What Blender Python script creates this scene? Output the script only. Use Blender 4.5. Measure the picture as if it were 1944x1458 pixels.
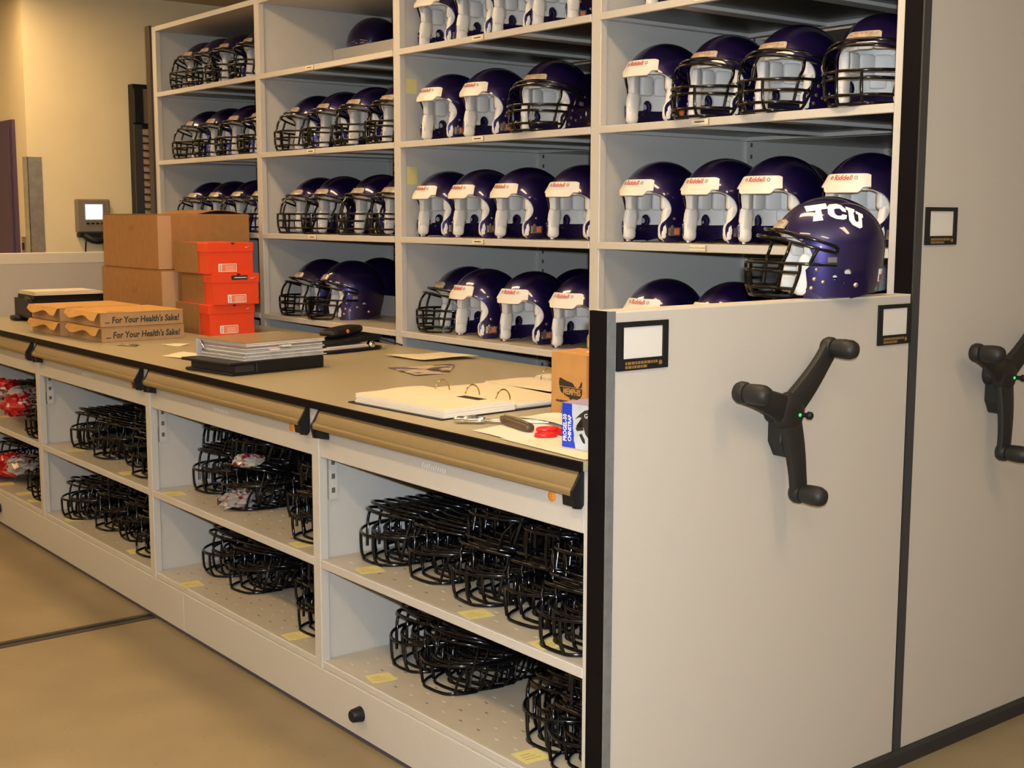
import bpy, bmesh, math, random
import numpy as np
from mathutils import Vector, Matrix

random.seed(7)
for o in list(bpy.data.objects):
    bpy.data.objects.remove(o)
scene = bpy.context.scene
COL = scene.collection
R = math.radians

# ------------------------------------------------------------------ camera
YAW, PITCH, ROLL, FPX = 0.66616, 0.12903, 0.00229, 2456.99
cam_pos = Vector((2.1811, -1.9428, 1.57))
fwd = Vector((-math.cos(YAW), math.sin(YAW), 0)); rgt = Vector((math.sin(YAW), math.cos(YAW), 0)); up = Vector((0, 0, 1))
f2 = fwd * math.cos(PITCH) - up * math.sin(PITCH); u2 = up * math.cos(PITCH) + fwd * math.sin(PITCH)
r3 = rgt * math.cos(ROLL) + u2 * math.sin(ROLL); u3 = u2 * math.cos(ROLL) - rgt * math.sin(ROLL)
cd = bpy.data.cameras.new('camera'); cam = bpy.data.objects.new('camera', cd); COL.objects.link(cam)
cd.sensor_fit = 'HORIZONTAL'; cd.sensor_width = 36.0; cd.lens = 36.0 * FPX / 1944.0; cd.clip_start = 0.05
M = Matrix((r3, u3, -f2)).transposed().to_4x4(); M.translation = cam_pos; cam.matrix_world = M
scene.camera = cam

# ------------------------------------------------------------------ world, exposure, flash
scene.view_settings.view_transform = 'Standard'; scene.view_settings.look = 'None'
scene.view_settings.gamma = 1.0; scene.view_settings.use_curve_mapping = False
scene.view_settings.exposure = 0.36
w = bpy.data.worlds.new('world'); scene.world = w; w.use_nodes = True
w.node_tree.nodes['Background'].inputs[0].default_value = (1.0, 0.82, 0.58, 1)
w.node_tree.nodes['Background'].inputs[1].default_value = 0.05
CEIL = 2.95
LAMP_COL, LAMP_STR = (1.0, 0.68, 0.345), 20.5
fl = bpy.data.lights.new('camera_flash', 'POINT'); fl.energy = 310; fl.color = (0.82, 0.91, 1.0); fl.shadow_soft_size = 0.02
flo = bpy.data.objects.new('camera_flash', fl); COL.objects.link(flo); flo.location = cam_pos + r3 * 0.03 + u3 * 0.07 + f2 * 0.02

scene.cycles.max_bounces = 6; scene.cycles.diffuse_bounces = 3; scene.cycles.glossy_bounces = 3
scene.cycles.use_adaptive_sampling = True; scene.cycles.adaptive_threshold = 0.06; scene.cycles.use_denoising = True
scene.cycles.caustics_reflective = False; scene.cycles.caustics_refractive = False

# ------------------------------------------------------------------ materials
MATS = {}
def mat(name, col, rough=0.5, metal=0.0, var=0.0, vscale=30.0, bump=0.0, bscale=200.0, coat=0.0, spec=0.5, col2=None, emit=0.0, alpha=1.0, trans=0.0):
    if name in MATS: return MATS[name]
    m = bpy.data.materials.new(name); m.use_nodes = True
    nt = m.node_tree; b = nt.nodes['Principled BSDF']
    b.inputs['Base Color'].default_value = (*col, 1); b.inputs['Roughness'].default_value = rough
    b.inputs['Metallic'].default_value = metal; b.inputs['Specular IOR Level'].default_value = spec
    b.inputs['Coat Weight'].default_value = coat; b.inputs['Coat Roughness'].default_value = 0.03
    if trans: b.inputs['Transmission Weight'].default_value = trans
    if alpha < 1: b.inputs['Alpha'].default_value = alpha
    if emit:
        b.inputs['Emission Color'].default_value = (*col, 1); b.inputs['Emission Strength'].default_value = emit
    if var or bump:
        tc = nt.nodes.new('ShaderNodeTexCoord')
    if var:
        n = nt.nodes.new('ShaderNodeTexNoise'); n.inputs['Scale'].default_value = vscale; n.inputs['Detail'].default_value = 2
        nt.links.new(tc.outputs['Object'], n.inputs['Vector'])
        r = nt.nodes.new('ShaderNodeValToRGB'); c2 = col2 or tuple(max(0, c * (1 - var)) for c in col)
        r.color_ramp.elements[0].position = 0.3; r.color_ramp.elements[1].position = 0.7
        r.color_ramp.elements[0].color = (*c2, 1); r.color_ramp.elements[1].color = (*col, 1)
        nt.links.new(n.outputs['Fac'], r.inputs['Fac']); nt.links.new(r.outputs['Color'], b.inputs['Base Color'])
    if bump:
        n2 = nt.nodes.new('ShaderNodeTexNoise'); n2.inputs['Scale'].default_value = bscale; n2.inputs['Detail'].default_value = 3
        nt.links.new(tc.outputs['Object'], n2.inputs['Vector'])
        bp = nt.nodes.new('ShaderNodeBump'); bp.inputs['Strength'].default_value = bump; bp.inputs['Distance'].default_value = 0.002
        nt.links.new(n2.outputs['Fac'], bp.inputs['Height']); nt.links.new(bp.outputs['Normal'], b.inputs['Normal'])
    MATS[name] = m
    return m
PAINT = mat('beige_powder_coat', (0.535, 0.515, 0.48), 0.42, var=0.03, vscale=60)
PANEL = mat('textured_panel_laminate', (0.50, 0.455, 0.40), 0.6, bump=0.15, bscale=500, var=0.05, vscale=250)
SHELFTOP = mat('shelf_enamel', (0.53, 0.47, 0.37), 0.3, var=0.05, vscale=20)
DARKPAN = mat('dark_metallic_pan', (0.085, 0.075, 0.065), 0.3, 0.5, var=0.3, vscale=12)  # shelf underside pans: darker, half-metallic colour than the lips and stiffeners
BLACK = mat('black_plastic', (0.010, 0.010, 0.011), 0.45, spec=0.25)
CRANK = mat('crank_black_plastic', (0.014, 0.013, 0.012), 0.5, bump=0.2, bscale=500, spec=0.35)
STEELSTRIP = mat('grey_steel_strip', (0.30, 0.33, 0.36), 0.4, 0.6, var=0.2, vscale=40)
DARKSTRIP = mat('dark_grey_edge', (0.045, 0.047, 0.05), 0.45, 0.2)
LAMI = mat('worktop_laminate', (0.42, 0.36, 0.235), 0.36, var=0.10, vscale=350)
EDGEB = mat('black_edge_band', (0.006, 0.005, 0.006), 0.45, spec=0.06)
BRONZE = mat('bronze_anodised', (0.30, 0.22, 0.105), 0.42, 0.35, var=0.08, vscale=90)
FLOORM = mat('sealed_floor', (0.275, 0.212, 0.120), 0.42, var=0.20, vscale=3.0)
TRACK = mat('floor_rail_steel', (0.07, 0.06, 0.05), 0.45, 0.5)
KICK = mat('blue_grey_base_strip', (0.055, 0.055, 0.085), 0.5)
WALL = mat('cream_wall_paint', (0.80, 0.68, 0.43), 0.75, var=0.04, vscale=5)
CEILM = mat('ceiling_paint', (0.60, 0.50, 0.34), 0.9)
DOORM = mat('purple_door_paint', (0.075, 0.040, 0.085), 0.5)
STEEL = mat('brushed_stainless', (0.62, 0.60, 0.55), 0.30, 0.8, var=0.2, vscale=25)
SHELL = mat('purple_helmet_gloss', (0.0125, 0.006, 0.068), 0.34, 0.6, coat=1.0)
PADW = mat('white_padding', (0.70, 0.69, 0.67), 0.55)
BUMPW = mat('white_bumper', (0.68, 0.655, 0.61), 0.42)
RED = mat('red_lettering', (0.50, 0.03, 0.02), 0.5)
WHITE = mat('white_decal', (0.88, 0.87, 0.86), 0.4)
CAGE = mat('black_vinyl_wire', (0.003, 0.003, 0.004), 0.15, spec=0.34)
SILVER = mat('silver_clip', (0.55, 0.52, 0.5), 0.25, 0.9)
ORANGELAB = mat('orange_badge', (0.55, 0.14, 0.05), 0.35)
CHROME = mat('chrome', (0.8, 0.8, 0.8), 0.08, 1.0)
CARD = mat('cardboard', (0.36, 0.175, 0.055), 0.8, var=0.14, vscale=25, bump=0.08, bscale=150)
CARDL = mat('cardboard_light', (0.52, 0.26, 0.075), 0.8, var=0.12, vscale=20)
KRAFT = mat('kraft_brown', (0.30, 0.155, 0.045), 0.85, var=0.12, vscale=25)
PIZZA = mat('pizza_box_board', (0.40, 0.245, 0.125), 0.85, var=0.1, vscale=30)
PIZZATOP = mat('pizza_box_top', (0.62, 0.33, 0.085), 0.8, var=0.1, vscale=20)
TAPE = mat('packing_tape', (0.47, 0.30, 0.17), 0.3)
ORANGE = mat('orange_shoe_box', (0.78, 0.060, 0.012), 0.5, var=0.04, vscale=20)
GREENINK = mat('dark_green_ink', (0.02, 0.03, 0.02), 0.7)
INK = mat('black_ink', (0.02, 0.016, 0.012), 0.7)
PAPER = mat('paper', (0.74, 0.65, 0.48), 0.8, var=0.04, vscale=12)
PAPERW = mat('white_paper', (0.74, 0.70, 0.62), 0.8, var=0.04, vscale=12)
PINK = mat('pinkish_paper', (0.78, 0.62, 0.56), 0.8)
YELLOW = mat('yellow_sticky', (0.72, 0.63, 0.25), 0.8, var=0.06, vscale=40)
VINYL = mat('black_vinyl', (0.009, 0.009, 0.009), 0.4, bump=0.4, bscale=150, spec=0.25)
CLEARV = mat('clear_vinyl', (0.66, 0.66, 0.66), 0.15, var=0.25, vscale=18)
GREYP = mat('grey_page_edges', (0.42, 0.39, 0.37), 0.5, var=0.25, vscale=60)
GOLDINK = mat('gold_ink', (0.22, 0.12, 0.03), 0.6)
BLUE = mat('blue_print', (0.012, 0.05, 0.55), 0.35)
PALE = mat('pale_print', (0.52, 0.58, 0.64), 0.35, var=0.15, vscale=30)
PURPLEP = mat('lilac_print', (0.42, 0.36, 0.55), 0.35)
REDP = mat('red_plastic', (0.62, 0.012, 0.012), 0.3)
BROWNP = mat('brown_handle', (0.09, 0.05, 0.02), 0.4, var=0.3, vscale=80)
GREYCASE = mat('grey_terminal_case', (0.20, 0.17, 0.13), 0.5)
SCREEN = mat('lit_screen', (0.66, 0.62, 0.95), 0.3, emit=1.1)
GREENLED = mat('green_led', (0.05, 0.9, 0.12), 0.3, emit=1.2)
ORANGEDOT = mat('orange_tab', (0.72, 0.25, 0.03), 0.5)
PHOTO = mat('photo_print', (0.72, 0.56, 0.40), 0.3, var=0.8, vscale=11, col2=(0.09, 0.05, 0.05))
_r = [n for n in PHOTO.node_tree.nodes if n.type == 'VALTORGB'][0].color_ramp; _r.elements[0].position = 0.44; _r.elements[1].position = 0.55
EMBOSS = mat('pale_lettering', (0.75, 0.74, 0.72), 0.5)
SLOT = mat('slot_dark', (0.10, 0.09, 0.08), 0.7)
SLOTL = mat('slot_light', (0.70, 0.66, 0.58), 0.4)
LOUVRE = mat('louvre_bronze', (0.34, 0.24, 0.17), 0.55)
LAMP = mat('fluorescent_diffuser', LAMP_COL, 0.5, emit=LAMP_STR)
LAMPF = mat('lamp_frame', (0.6, 0.56, 0.48), 0.5)
BAGRED = mat('red_bag_print', (0.42, 0.010, 0.012), 0.3, var=0.9, vscale=18, col2=(0.55, 0.50, 0.47))
BAGWHITE = mat('clear_bag', (0.40, 0.37, 0.35), 0.2, var=0.7, vscale=30, col2=(0.22, 0.015, 0.02))
for _m, _a, _b in ((BAGRED, 0.36, 0.40), (BAGWHITE, 0.40, 0.46)):
    _r = [n for n in _m.node_tree.nodes if n.type == 'VALTORGB'][0].color_ramp; _r.elements[0].position = _a; _r.elements[1].position = _b
PEG = mat('perforated_panel', (0.55, 0.545, 0.53), 0.5)
def peg_nodes():
    nt = PEG.node_tree; b = nt.nodes['Principled BSDF']
    tc = nt.nodes.new('ShaderNodeTexCoord'); v = nt.nodes.new('ShaderNodeTexVoronoi'); v.inputs['Scale'].default_value = 40; v.inputs['Randomness'].default_value = 0
    nt.links.new(tc.outputs['Object'], v.inputs['Vector'])
    r = nt.nodes.new('ShaderNodeValToRGB'); r.color_ramp.elements[0].position = 0.17; r.color_ramp.elements[1].position = 0.2
    r.color_ramp.elements[0].color = (0.10, 0.10, 0.10, 1); r.color_ramp.elements[1].color = (0.55, 0.545, 0.53, 1)
    nt.links.new(v.outputs['Distance'], r.inputs['Fac']); nt.links.new(r.outputs['Color'], b.inputs['Base Color'])
peg_nodes()
def floor_spots():
    nt = FLOORM.node_tree; b = nt.nodes['Principled BSDF']; ramp = [n for n in nt.nodes if n.type == 'VALTORGB'][0]
    tc = [n for n in nt.nodes if n.type == 'TEX_COORD'][0]
    n = nt.nodes.new('ShaderNodeTexNoise'); n.inputs['Scale'].default_value = 90; n.inputs['Detail'].default_value = 2
    nt.links.new(tc.outputs['Object'], n.inputs['Vector'])
    r = nt.nodes.new('ShaderNodeValToRGB'); r.color_ramp.elements[0].position = 0.25; r.color_ramp.elements[1].position = 0.33
    r.color_ramp.elements[0].color = (0.55, 0.5, 0.45, 1); r.color_ramp.elements[1].color = (1, 1, 1, 1)
    mx = nt.nodes.new('ShaderNodeMix'); mx.data_type = 'RGBA'; mx.blend_type = 'MULTIPLY'; mx.inputs[0].default_value = 1
    nt.links.new(n.outputs['Fac'], r.inputs['Fac']); nt.links.new(ramp.outputs['Color'], mx.inputs[6]); nt.links.new(r.outputs['Color'], mx.inputs[7])
    nt.links.new(mx.outputs[2], b.inputs['Base Color'])
floor_spots()

# ------------------------------------------------------------------ mesh helpers
def smooth(me, ang=35):
    for p in me.polygons: p.use_smooth = True
    me.set_sharp_from_angle(angle=R(ang))
def obj(name, me, parent=None, loc=None, rot=None):
    o = bpy.data.objects.new(name, me); COL.objects.link(o)
    if parent is not None: o.parent = parent
    if loc is not None: o.location = loc
    if rot is not None: o.rotation_euler = rot
    return o
def empty(name, loc=(0, 0, 0), rot=(0, 0, 0)):
    o = bpy.data.objects.new(name, None); COL.objects.link(o); o.location = loc; o.rotation_euler = rot
    o.empty_display_size = 0.05
    return o
def tag(o, label, cat, group=None, kind=None):
    o['label'] = label; o['category'] = cat
    if group: o['group'] = group
    if kind: o['kind'] = kind
    return o
def struct(o, label=None):
    o['kind'] = 'structure'
    if label: o['label'] = label
    return o

class MB:
    def __init__(s): s.v = []; s.f = []
    def add(s, vs, fs):
        n = len(s.v); s.v += [tuple(v) for v in vs]; s.f += [tuple(i + n for i in f) for f in fs]; return s
    def box(s, x0, x1, y0, y1, z0, z1, m=None):
        vs = [(x0, y0, z0), (x1, y0, z0), (x1, y1, z0), (x0, y1, z0), (x0, y0, z1), (x1, y0, z1), (x1, y1, z1), (x0, y1, z1)]
        if m is not None: vs = [m @ Vector(v) for v in vs]
        return s.add(vs, [(0, 3, 2, 1), (4, 5, 6, 7), (0, 1, 5, 4), (1, 2, 6, 5), (2, 3, 7, 6), (3, 0, 4, 7)])
    def prism(s, poly, a, b, fn=None):
        """poly (p,q) list extruded from a to b; fn(p,q,t)->xyz; default p=y,q=z,t=x"""
        fn = fn or (lambda p, q, t: (t, p, q)); n = len(poly)
        vs = [fn(p, q, a) for p, q in poly] + [fn(p, q, b) for p, q in poly]
        fs = [tuple(range(n - 1, -1, -1)), tuple(range(n, 2 * n))] + [(i, (i + 1) % n, (i + 1) % n + n, i + n) for i in range(n)]
        return s.add(vs, fs)
    def tube(s, pts, r, n=6, closed=False, cap=True):
        pts = [Vector(p) for p in pts]; m = len(pts); rr = r if isinstance(r, (list, tuple)) else [r] * m
        ring = []; prev = None; base = len(s.v)
        for i, p in enumerate(pts):
            if closed: t = pts[(i + 1) % m] - pts[i - 1]
            else: t = pts[min(i + 1, m - 1)] - pts[max(i - 1, 0)]
            t.normalize()
            if prev is None:
                a = Vector((0, 0, 1)) if abs(t.z) < 0.9 else Vector((1, 0, 0)); nrm = t.cross(a).normalized()
            else:
                nrm = (prev - t * prev.dot(t)).normalized()
            prev = nrm; bn = t.cross(nrm)
            for k in range(n):
                an = 2 * math.pi * k / n; s.v.append(tuple(p + (nrm * math.cos(an) + bn * math.sin(an)) * rr[i]))
        for i in range(m if closed else m - 1):
            j = (i + 1) % m
            for k in range(n):
                k2 = (k + 1) % n; s.f.append((base + i * n + k, base + i * n + k2, base + j * n + k2, base + j * n + k))
        if cap and not closed:
            s.f.append(tuple(base + k for k in range(n - 1, -1, -1))); s.f.append(tuple(base + (m - 1) * n + k for k in range(n)))
        return s
    def lathe(s, prof, n=16, m=None):
        """prof (r, h) about local z"""
        base = len(s.v)
        for r, h in prof:
            for k in range(n):
                v = Vector((r * math.cos(2 * math.pi * k / n), r * math.sin(2 * math.pi * k / n), h))
                s.v.append(tuple(m @ v if m is not None else v))
        for i in range(len(prof) - 1):
            for k in range(n):
                k2 = (k + 1) % n; s.f.append((base + i * n + k, base + i * n + k2, base + (i + 1) * n + k2, base + (i + 1) * n + k))
        s.f.append(tuple(base + k for k in range(n - 1, -1, -1))); s.f.append(tuple(base + (len(prof) - 1) * n + k for k in range(n)))
        return s
    def superell(s, c, h, e=0.5, m=None, nu=14, nv=10):
        base = len(s.v); sg = lambda a, p: math.copysign(abs(a) ** p, a)
        for i in range(nv + 1):
            th = -math.pi / 2 + math.pi * i / nv
            for k in range(nu):
                ph = 2 * math.pi * k / nu
                v = Vector((h[0] * sg(math.cos(th), e) * sg(math.cos(ph), e), h[1] * sg(math.cos(th), e) * sg(math.sin(ph), e), h[2] * sg(math.sin(th), e)))
                if m is not None: v = m @ v
                s.v.append(tuple(v + Vector(c)))
        for i in range(nv):
            for k in range(nu):
                k2 = (k + 1) % nu; s.f.append((base + i * nu + k, base + i * nu + k2, base + (i + 1) * nu + k2, base + (i + 1) * nu + k))
        return s
    def mesh(s, name, material, bevel=0.0, sm=None, segs=1):
        me = bpy.data.meshes.new(name); me.from_pydata(s.v, [], s.f)
        bm = bmesh.new(); bm.from_mesh(me)
        if bevel:
            bmesh.ops.bevel(bm, geom=bm.edges[:], offset=bevel, segments=segs, affect='EDGES', clamp_overlap=True)
        bmesh.ops.recalc_face_normals(bm, faces=bm.faces[:])
        bm.to_mesh(me); bm.free()
        if material: me.materials.append(material)
        if sm: smooth(me, sm)
        return me
    def build(s, name, material, parent=None, bevel=0.0, sm=None, segs=1, loc=None, rot=None):
        return obj(name, s.mesh(name, material, bevel, sm, segs), parent, loc, rot)

def crom(pts, n=5, closed=False):
    P = [Vector(p) for p in pts]; out = []; m = len(P)
    for i in range(m if closed else m - 1):
        p0 = P[(i - 1) % m] if closed or i > 0 else P[0] * 2 - P[1]
        p1, p2 = P[i], P[(i + 1) % m]
        p3 = P[(i + 2) % m] if closed or i + 2 < m else P[-1] * 2 - P[-2]
        for k in range(n):
            t = k / n
            out.append(0.5 * ((2 * p1) + (p2 - p0) * t + (2 * p0 - 5 * p1 + 4 * p2 - p3) * t * t + (3 * p1 - p0 - 3 * p2 + p3) * t ** 3))
    if not closed: out.append(P[-1])
    return out
def evaluated(o, name):
    dg = bpy.context.evaluated_depsgraph_get(); dg.update()
    me = bpy.data.meshes.new_from_object(o.evaluated_get(dg), depsgraph=dg); me.name = name
    return me
def solid(me, t, off=-1.0):
    o = obj('tmp', me); md = o.modifiers.new('s', 'SOLIDIFY'); md.thickness = t; md.offset = off
    r = evaluated(o, me.name); bpy.data.objects.remove(o); bpy.data.meshes.remove(me)
    return r
def text_mesh(txt, size, ext=0.0, material=None, shear=0.0, align='CENTER', bold=0.0):
    c = bpy.data.curves.new('t', 'FONT'); c.body = txt; c.size = size; c.extrude = ext; c.align_x = align; c.align_y = 'CENTER'; c.shear = shear
    c.resolution_u = 2; c.offset = bold
    o = bpy.data.objects.new('t', c); COL.objects.link(o); me = evaluated(o, 'lettering'); bpy.data.objects.remove(o); bpy.data.curves.remove(c)
    me.materials.clear()
    if material: me.materials.append(material)
    return me
def map_mesh(me, fn):
    for v in me.vertices: v.co = fn(v.co)
    me.update(); return me
def poly_mesh(polys, material, depth, fn, cuts=0, name='print'):
    """flat outlines (p,q); extruded by depth; fn(p,q,d)->xyz"""
    bm = bmesh.new()
    for poly in polys:
        vs = [bm.verts.new((p, q, 0)) for p, q in poly]; bm.faces.new(vs)
    bm.normal_update()
    bmesh.ops.triangulate(bm, faces=bm.faces[:])
    for _ in range(cuts):
        bmesh.ops.subdivide_edges(bm, edges=bm.edges[:], cuts=1, use_grid_fill=True); bmesh.ops.triangulate(bm, faces=bm.faces[:])
    r = bmesh.ops.extrude_face_region(bm, geom=bm.faces[:])
    for g in r['geom']:
        if isinstance(g, bmesh.types.BMVert): g.co.z = depth
    for v in bm.verts: v.co = fn(v.co.x, v.co.y, v.co.z)
    bmesh.ops.recalc_face_normals(bm, faces=bm.faces[:])
    me = bpy.data.meshes.new(name); bm.to_mesh(me); bm.free(); me.materials.append(material)
    return me

# ------------------------------------------------------------------ the room
struct(MB().box(-9.1, 9.1, -8.1, 5.1, -0.1, 0.0).build('floor', FLOORM))
struct(MB().box(-9.1, 9.1, -8.1, 5.1, CEIL, CEIL + 0.1).build('ceiling', CEILM))
struct(MB().box(-6.1, -6.0, 0.697, 5.0, 0, CEIL).build('wall_left', WALL))
struct(MB().box(-9.0, -6.1, 0.697, 0.797, 0, CEIL).build('wall_return', WALL))
struct(MB().box(-9.1, -9.0, -8.0, 0.797, 0, CEIL).build('wall_far', WALL))
struct(MB().box(-6.0, 9.0, 5.0, 5.1, 0, CEIL).build('wall_back', WALL))
struct(MB().box(-9.0, 9.0, -8.1, -8.0, 0, CEIL).build('wall_front', WALL))
struct(MB().box(9.0, 9.1, -8.0, 5.0, 0, CEIL).build('wall_right', WALL))
# floor rails of the rolling shelving
for i, (tx) in enumerate((-2.59, -0.35, -4.75)):
    t = struct(empty('trim_%d' % (i + 1), (tx, 0, 0)), 'dark steel floor rail running under the low cabinet')
    MB().box(-0.035, -0.012, -3.2, 2.75, 0, 0.003).build('rail_edge', TRACK, t)
    MB().box(0.012, 0.035, -3.2, 2.75, 0, 0.003).build('rail_edge', TRACK, t)
    MB().box(-0.012, 0.012, -3.2, 2.75, 0, 0.0012).build('rail_groove', BLACK, t)
# door in the return wall
d = struct(empty('door_1', (-6.209, 0.697, 0)), 'purple painted door at the far left')
MB().box(-0.98, 0.0, -0.02, 0.03, 0.0, 2.161).build('door_frame', DOORM, d)
dl = MB().box(-0.93, -0.05, -0.032, -0.018, 0.01, 2.11).build('door_leaf', DOORM, d, bevel=0.003)
MB().lathe([(0.024, 0), (0.024, 0.01), (0.012, 0.015), (0.012, 0.05), (0.028, 0.055), (0.03, 0.075), (0.02, 0.085)], 14, Matrix.Translation((-0.12, -0.03, 1.0)) @ Matrix.Rotation(R(90), 4, 'X')).build('door_knob', STEEL, dl, sm=40)
# switch plate beside door
o = MB().box(-0.035, 0.035, -0.008, 0, -0.06, 0.06).build('wall_switch', mat('switch_plate', (0.25, 0.18, 0.1), 0.5), bevel=0.002, loc=(-6.12, 0.696, 1.375))
tag(o, 'small brown switch plate on the wall beside the purple door', 'switch')
MB().box(-0.012, 0.012, -0.016, -0.008, -0.022, 0.022).build('rocker', BLACK, o)
# corner guard
o = empty('corner_guard', (-6.0, 0.697, 0))
tag(o, 'brushed steel corner guard strip on the wall left of the terminal', 'corner guard')
MB().box(0.0005, 0.004, -0.004, 0.085, 0.1, 1.925).build('face_flange', STEEL, o)
MB().box(-0.075, 0.004, -0.008, -0.0005, 0.1, 1.925).build('return_flange', STEEL, o)
# wall terminal
o = empty('wall_terminal', (-6.0, 1.08, 1.565))
tag(o, 'grey wall terminal with lit screen and black cradle above the counter', 'terminal')
b = MB().box(0, 0.05, -0.107, 0.107, -0.105, 0.105).build('casing', GREYCASE, o, bevel=0.008)
MB().box(0.05, 0.053, -0.062, 0.062, -0.03, 0.078).build('bezel', mat('bezel', (0.28, 0.25, 0.2), 0.4), o)
MB().box(0.053, 0.0545, -0.055, 0.055, -0.022, 0.072).build('screen', SCREEN, o)
for k in range(4): MB().box(0.05, 0.056, -0.05 + k * 0.031, -0.032 + k * 0.031, -0.052, -0.042).build('button', BLACK, o)
MB().box(0.0, 0.06, -0.1, 0.1, -0.135, -0.105).build('cradle', BLACK, o, bevel=0.006)
MB().tube(crom([(0.05, -0.06, -0.125), (0.085, -0.03, -0.15), (0.09, 0.03, -0.155), (0.05, 0.07, -0.125)], 5), [0.022] * 16, 8).build('handset', BLACK, o, sm=50)
MB().tube(crom([(0.03, -0.045, -0.13), (0.03, -0.055, -0.22), (0.02, -0.05, -0.4), (0.015, -0.05, -0.6)], 5), 0.005, 6).build('cable', BLACK, o, sm=50)
# louvred cabinet on the wall
o = empty('louvred_cabinet', (-6.0, 1.35, 0.9))
tag(o, 'tall black wall cabinet with bronze louvres behind the tall shelving', 'cabinet')
MB().box(0, 0.07, 0, 0.30, 0, 1.50).build('housing', BLACK, o, bevel=0.004)
MB().box(0.07, 0.085, 0.0, 0.052, 0.0, 1.245).build('side_rail', DARKSTRIP, o)
MB().box(0.07, 0.10, 0.0, 0.060, 1.255, 1.47).build('junction_box', BLACK, o, bevel=0.004)
MB().box(0.07, 0.085, 0.065, 0.30, 1.255, 1.47).build('cover_plate', mat('cover_plate', (0.20, 0.145, 0.09), 0.5), o)
for k in range(26):
    z = 0.02 + k * 0.0465
    MB().prism([(0.075, z), (0.098, z - 0.004), (0.098, z + 0.006), (0.075, z + 0.036)], 0.055, 0.30, lambda p, q, t: (p, t, q)).build('louvre', LOUVRE, o)

# ceiling troffers (the rectangles mirrored in the helmets)
fr = MB(); fr.box(-0.62, 0.62, -0.155, -0.125, -0.03, 0); fr.box(-0.62, 0.62, 0.125, 0.155, -0.03, 0); fr.box(-0.62, -0.59, -0.125, 0.125, -0.03, 0); fr.box(0.59, 0.62, -0.125, 0.125, -0.03, 0)
frm = fr.mesh('frame', LAMPF); dfm = MB().box(-0.59, 0.59, -0.125, 0.125, -0.022, -0.002).mesh('diffuser', LAMP)
for ix, x in enumerate((-7.4, -4.9, -2.4, 0.1, 2.6)):
    for iy, y in enumerate((-3.8, -1.7, 0.35)):
        if y > 0 and ix == 0: continue
        l = tag(empty('ceiling_light', (x - (0.4 if y > 0 else 0), y, CEIL)), 'warm fluorescent ceiling panel out of frame above the front aisle', 'ceiling light', 'ceiling panels over the aisle')
        obj('frame', frm, l); obj('diffuser', dfm, l)

# ------------------------------------------------------------------ rear tall shelving
YR, WR, ZT, YM, YB = 1.134, 1.265, 2.637, 1.90, 2.78
LEV = {'A': 2.267, 'B': 1.882, 'C': 1.481, 'D': 1.075, 'E': 0.67}
BAYN = ['rightmost tall bay', 'second tall bay from right', 'third tall bay from right', 'leftmost tall bay']
def text_dashes(n, w, h, seed):
    rr = random.Random(seed); m = MB(); x = -w / 2
    while x < w / 2 - 0.002:
        l = rr.uniform(0.003, 0.006); m.box(x, min(x + l, w / 2), -0.0004, 0, -h / 2 * rr.uniform(.6, 1), h / 2); x += l + 0.0012
    return m
def slotted(parent, x, y0, y1, z0, z1, sx):
    """perforated upright strip, proud of the divider towards sx"""
    s = MB().box(min(x, x + sx * 0.012), max(x, x + sx * 0.012), y0, y1, z0, z1).build('slotted_strip', PAINT, parent)
    m = MB(); z = z0 + 0.02
    while z < z1 - 0.02:
        m.box(x + sx * 0.0121, x + sx * 0.0127, (y0 + y1) / 2 - 0.006, (y0 + y1) / 2 + 0.006, z, z + 0.016) if sx > 0 else m.box(x + sx * 0.0127, x + sx * 0.0121, (y0 + y1) / 2 - 0.006, (y0 + y1) / 2 + 0.006, z, z + 0.016)
        z += 0.044
    m.build('slot', SLOT, s)['kind'] = 'stuff'
    return s
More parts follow.
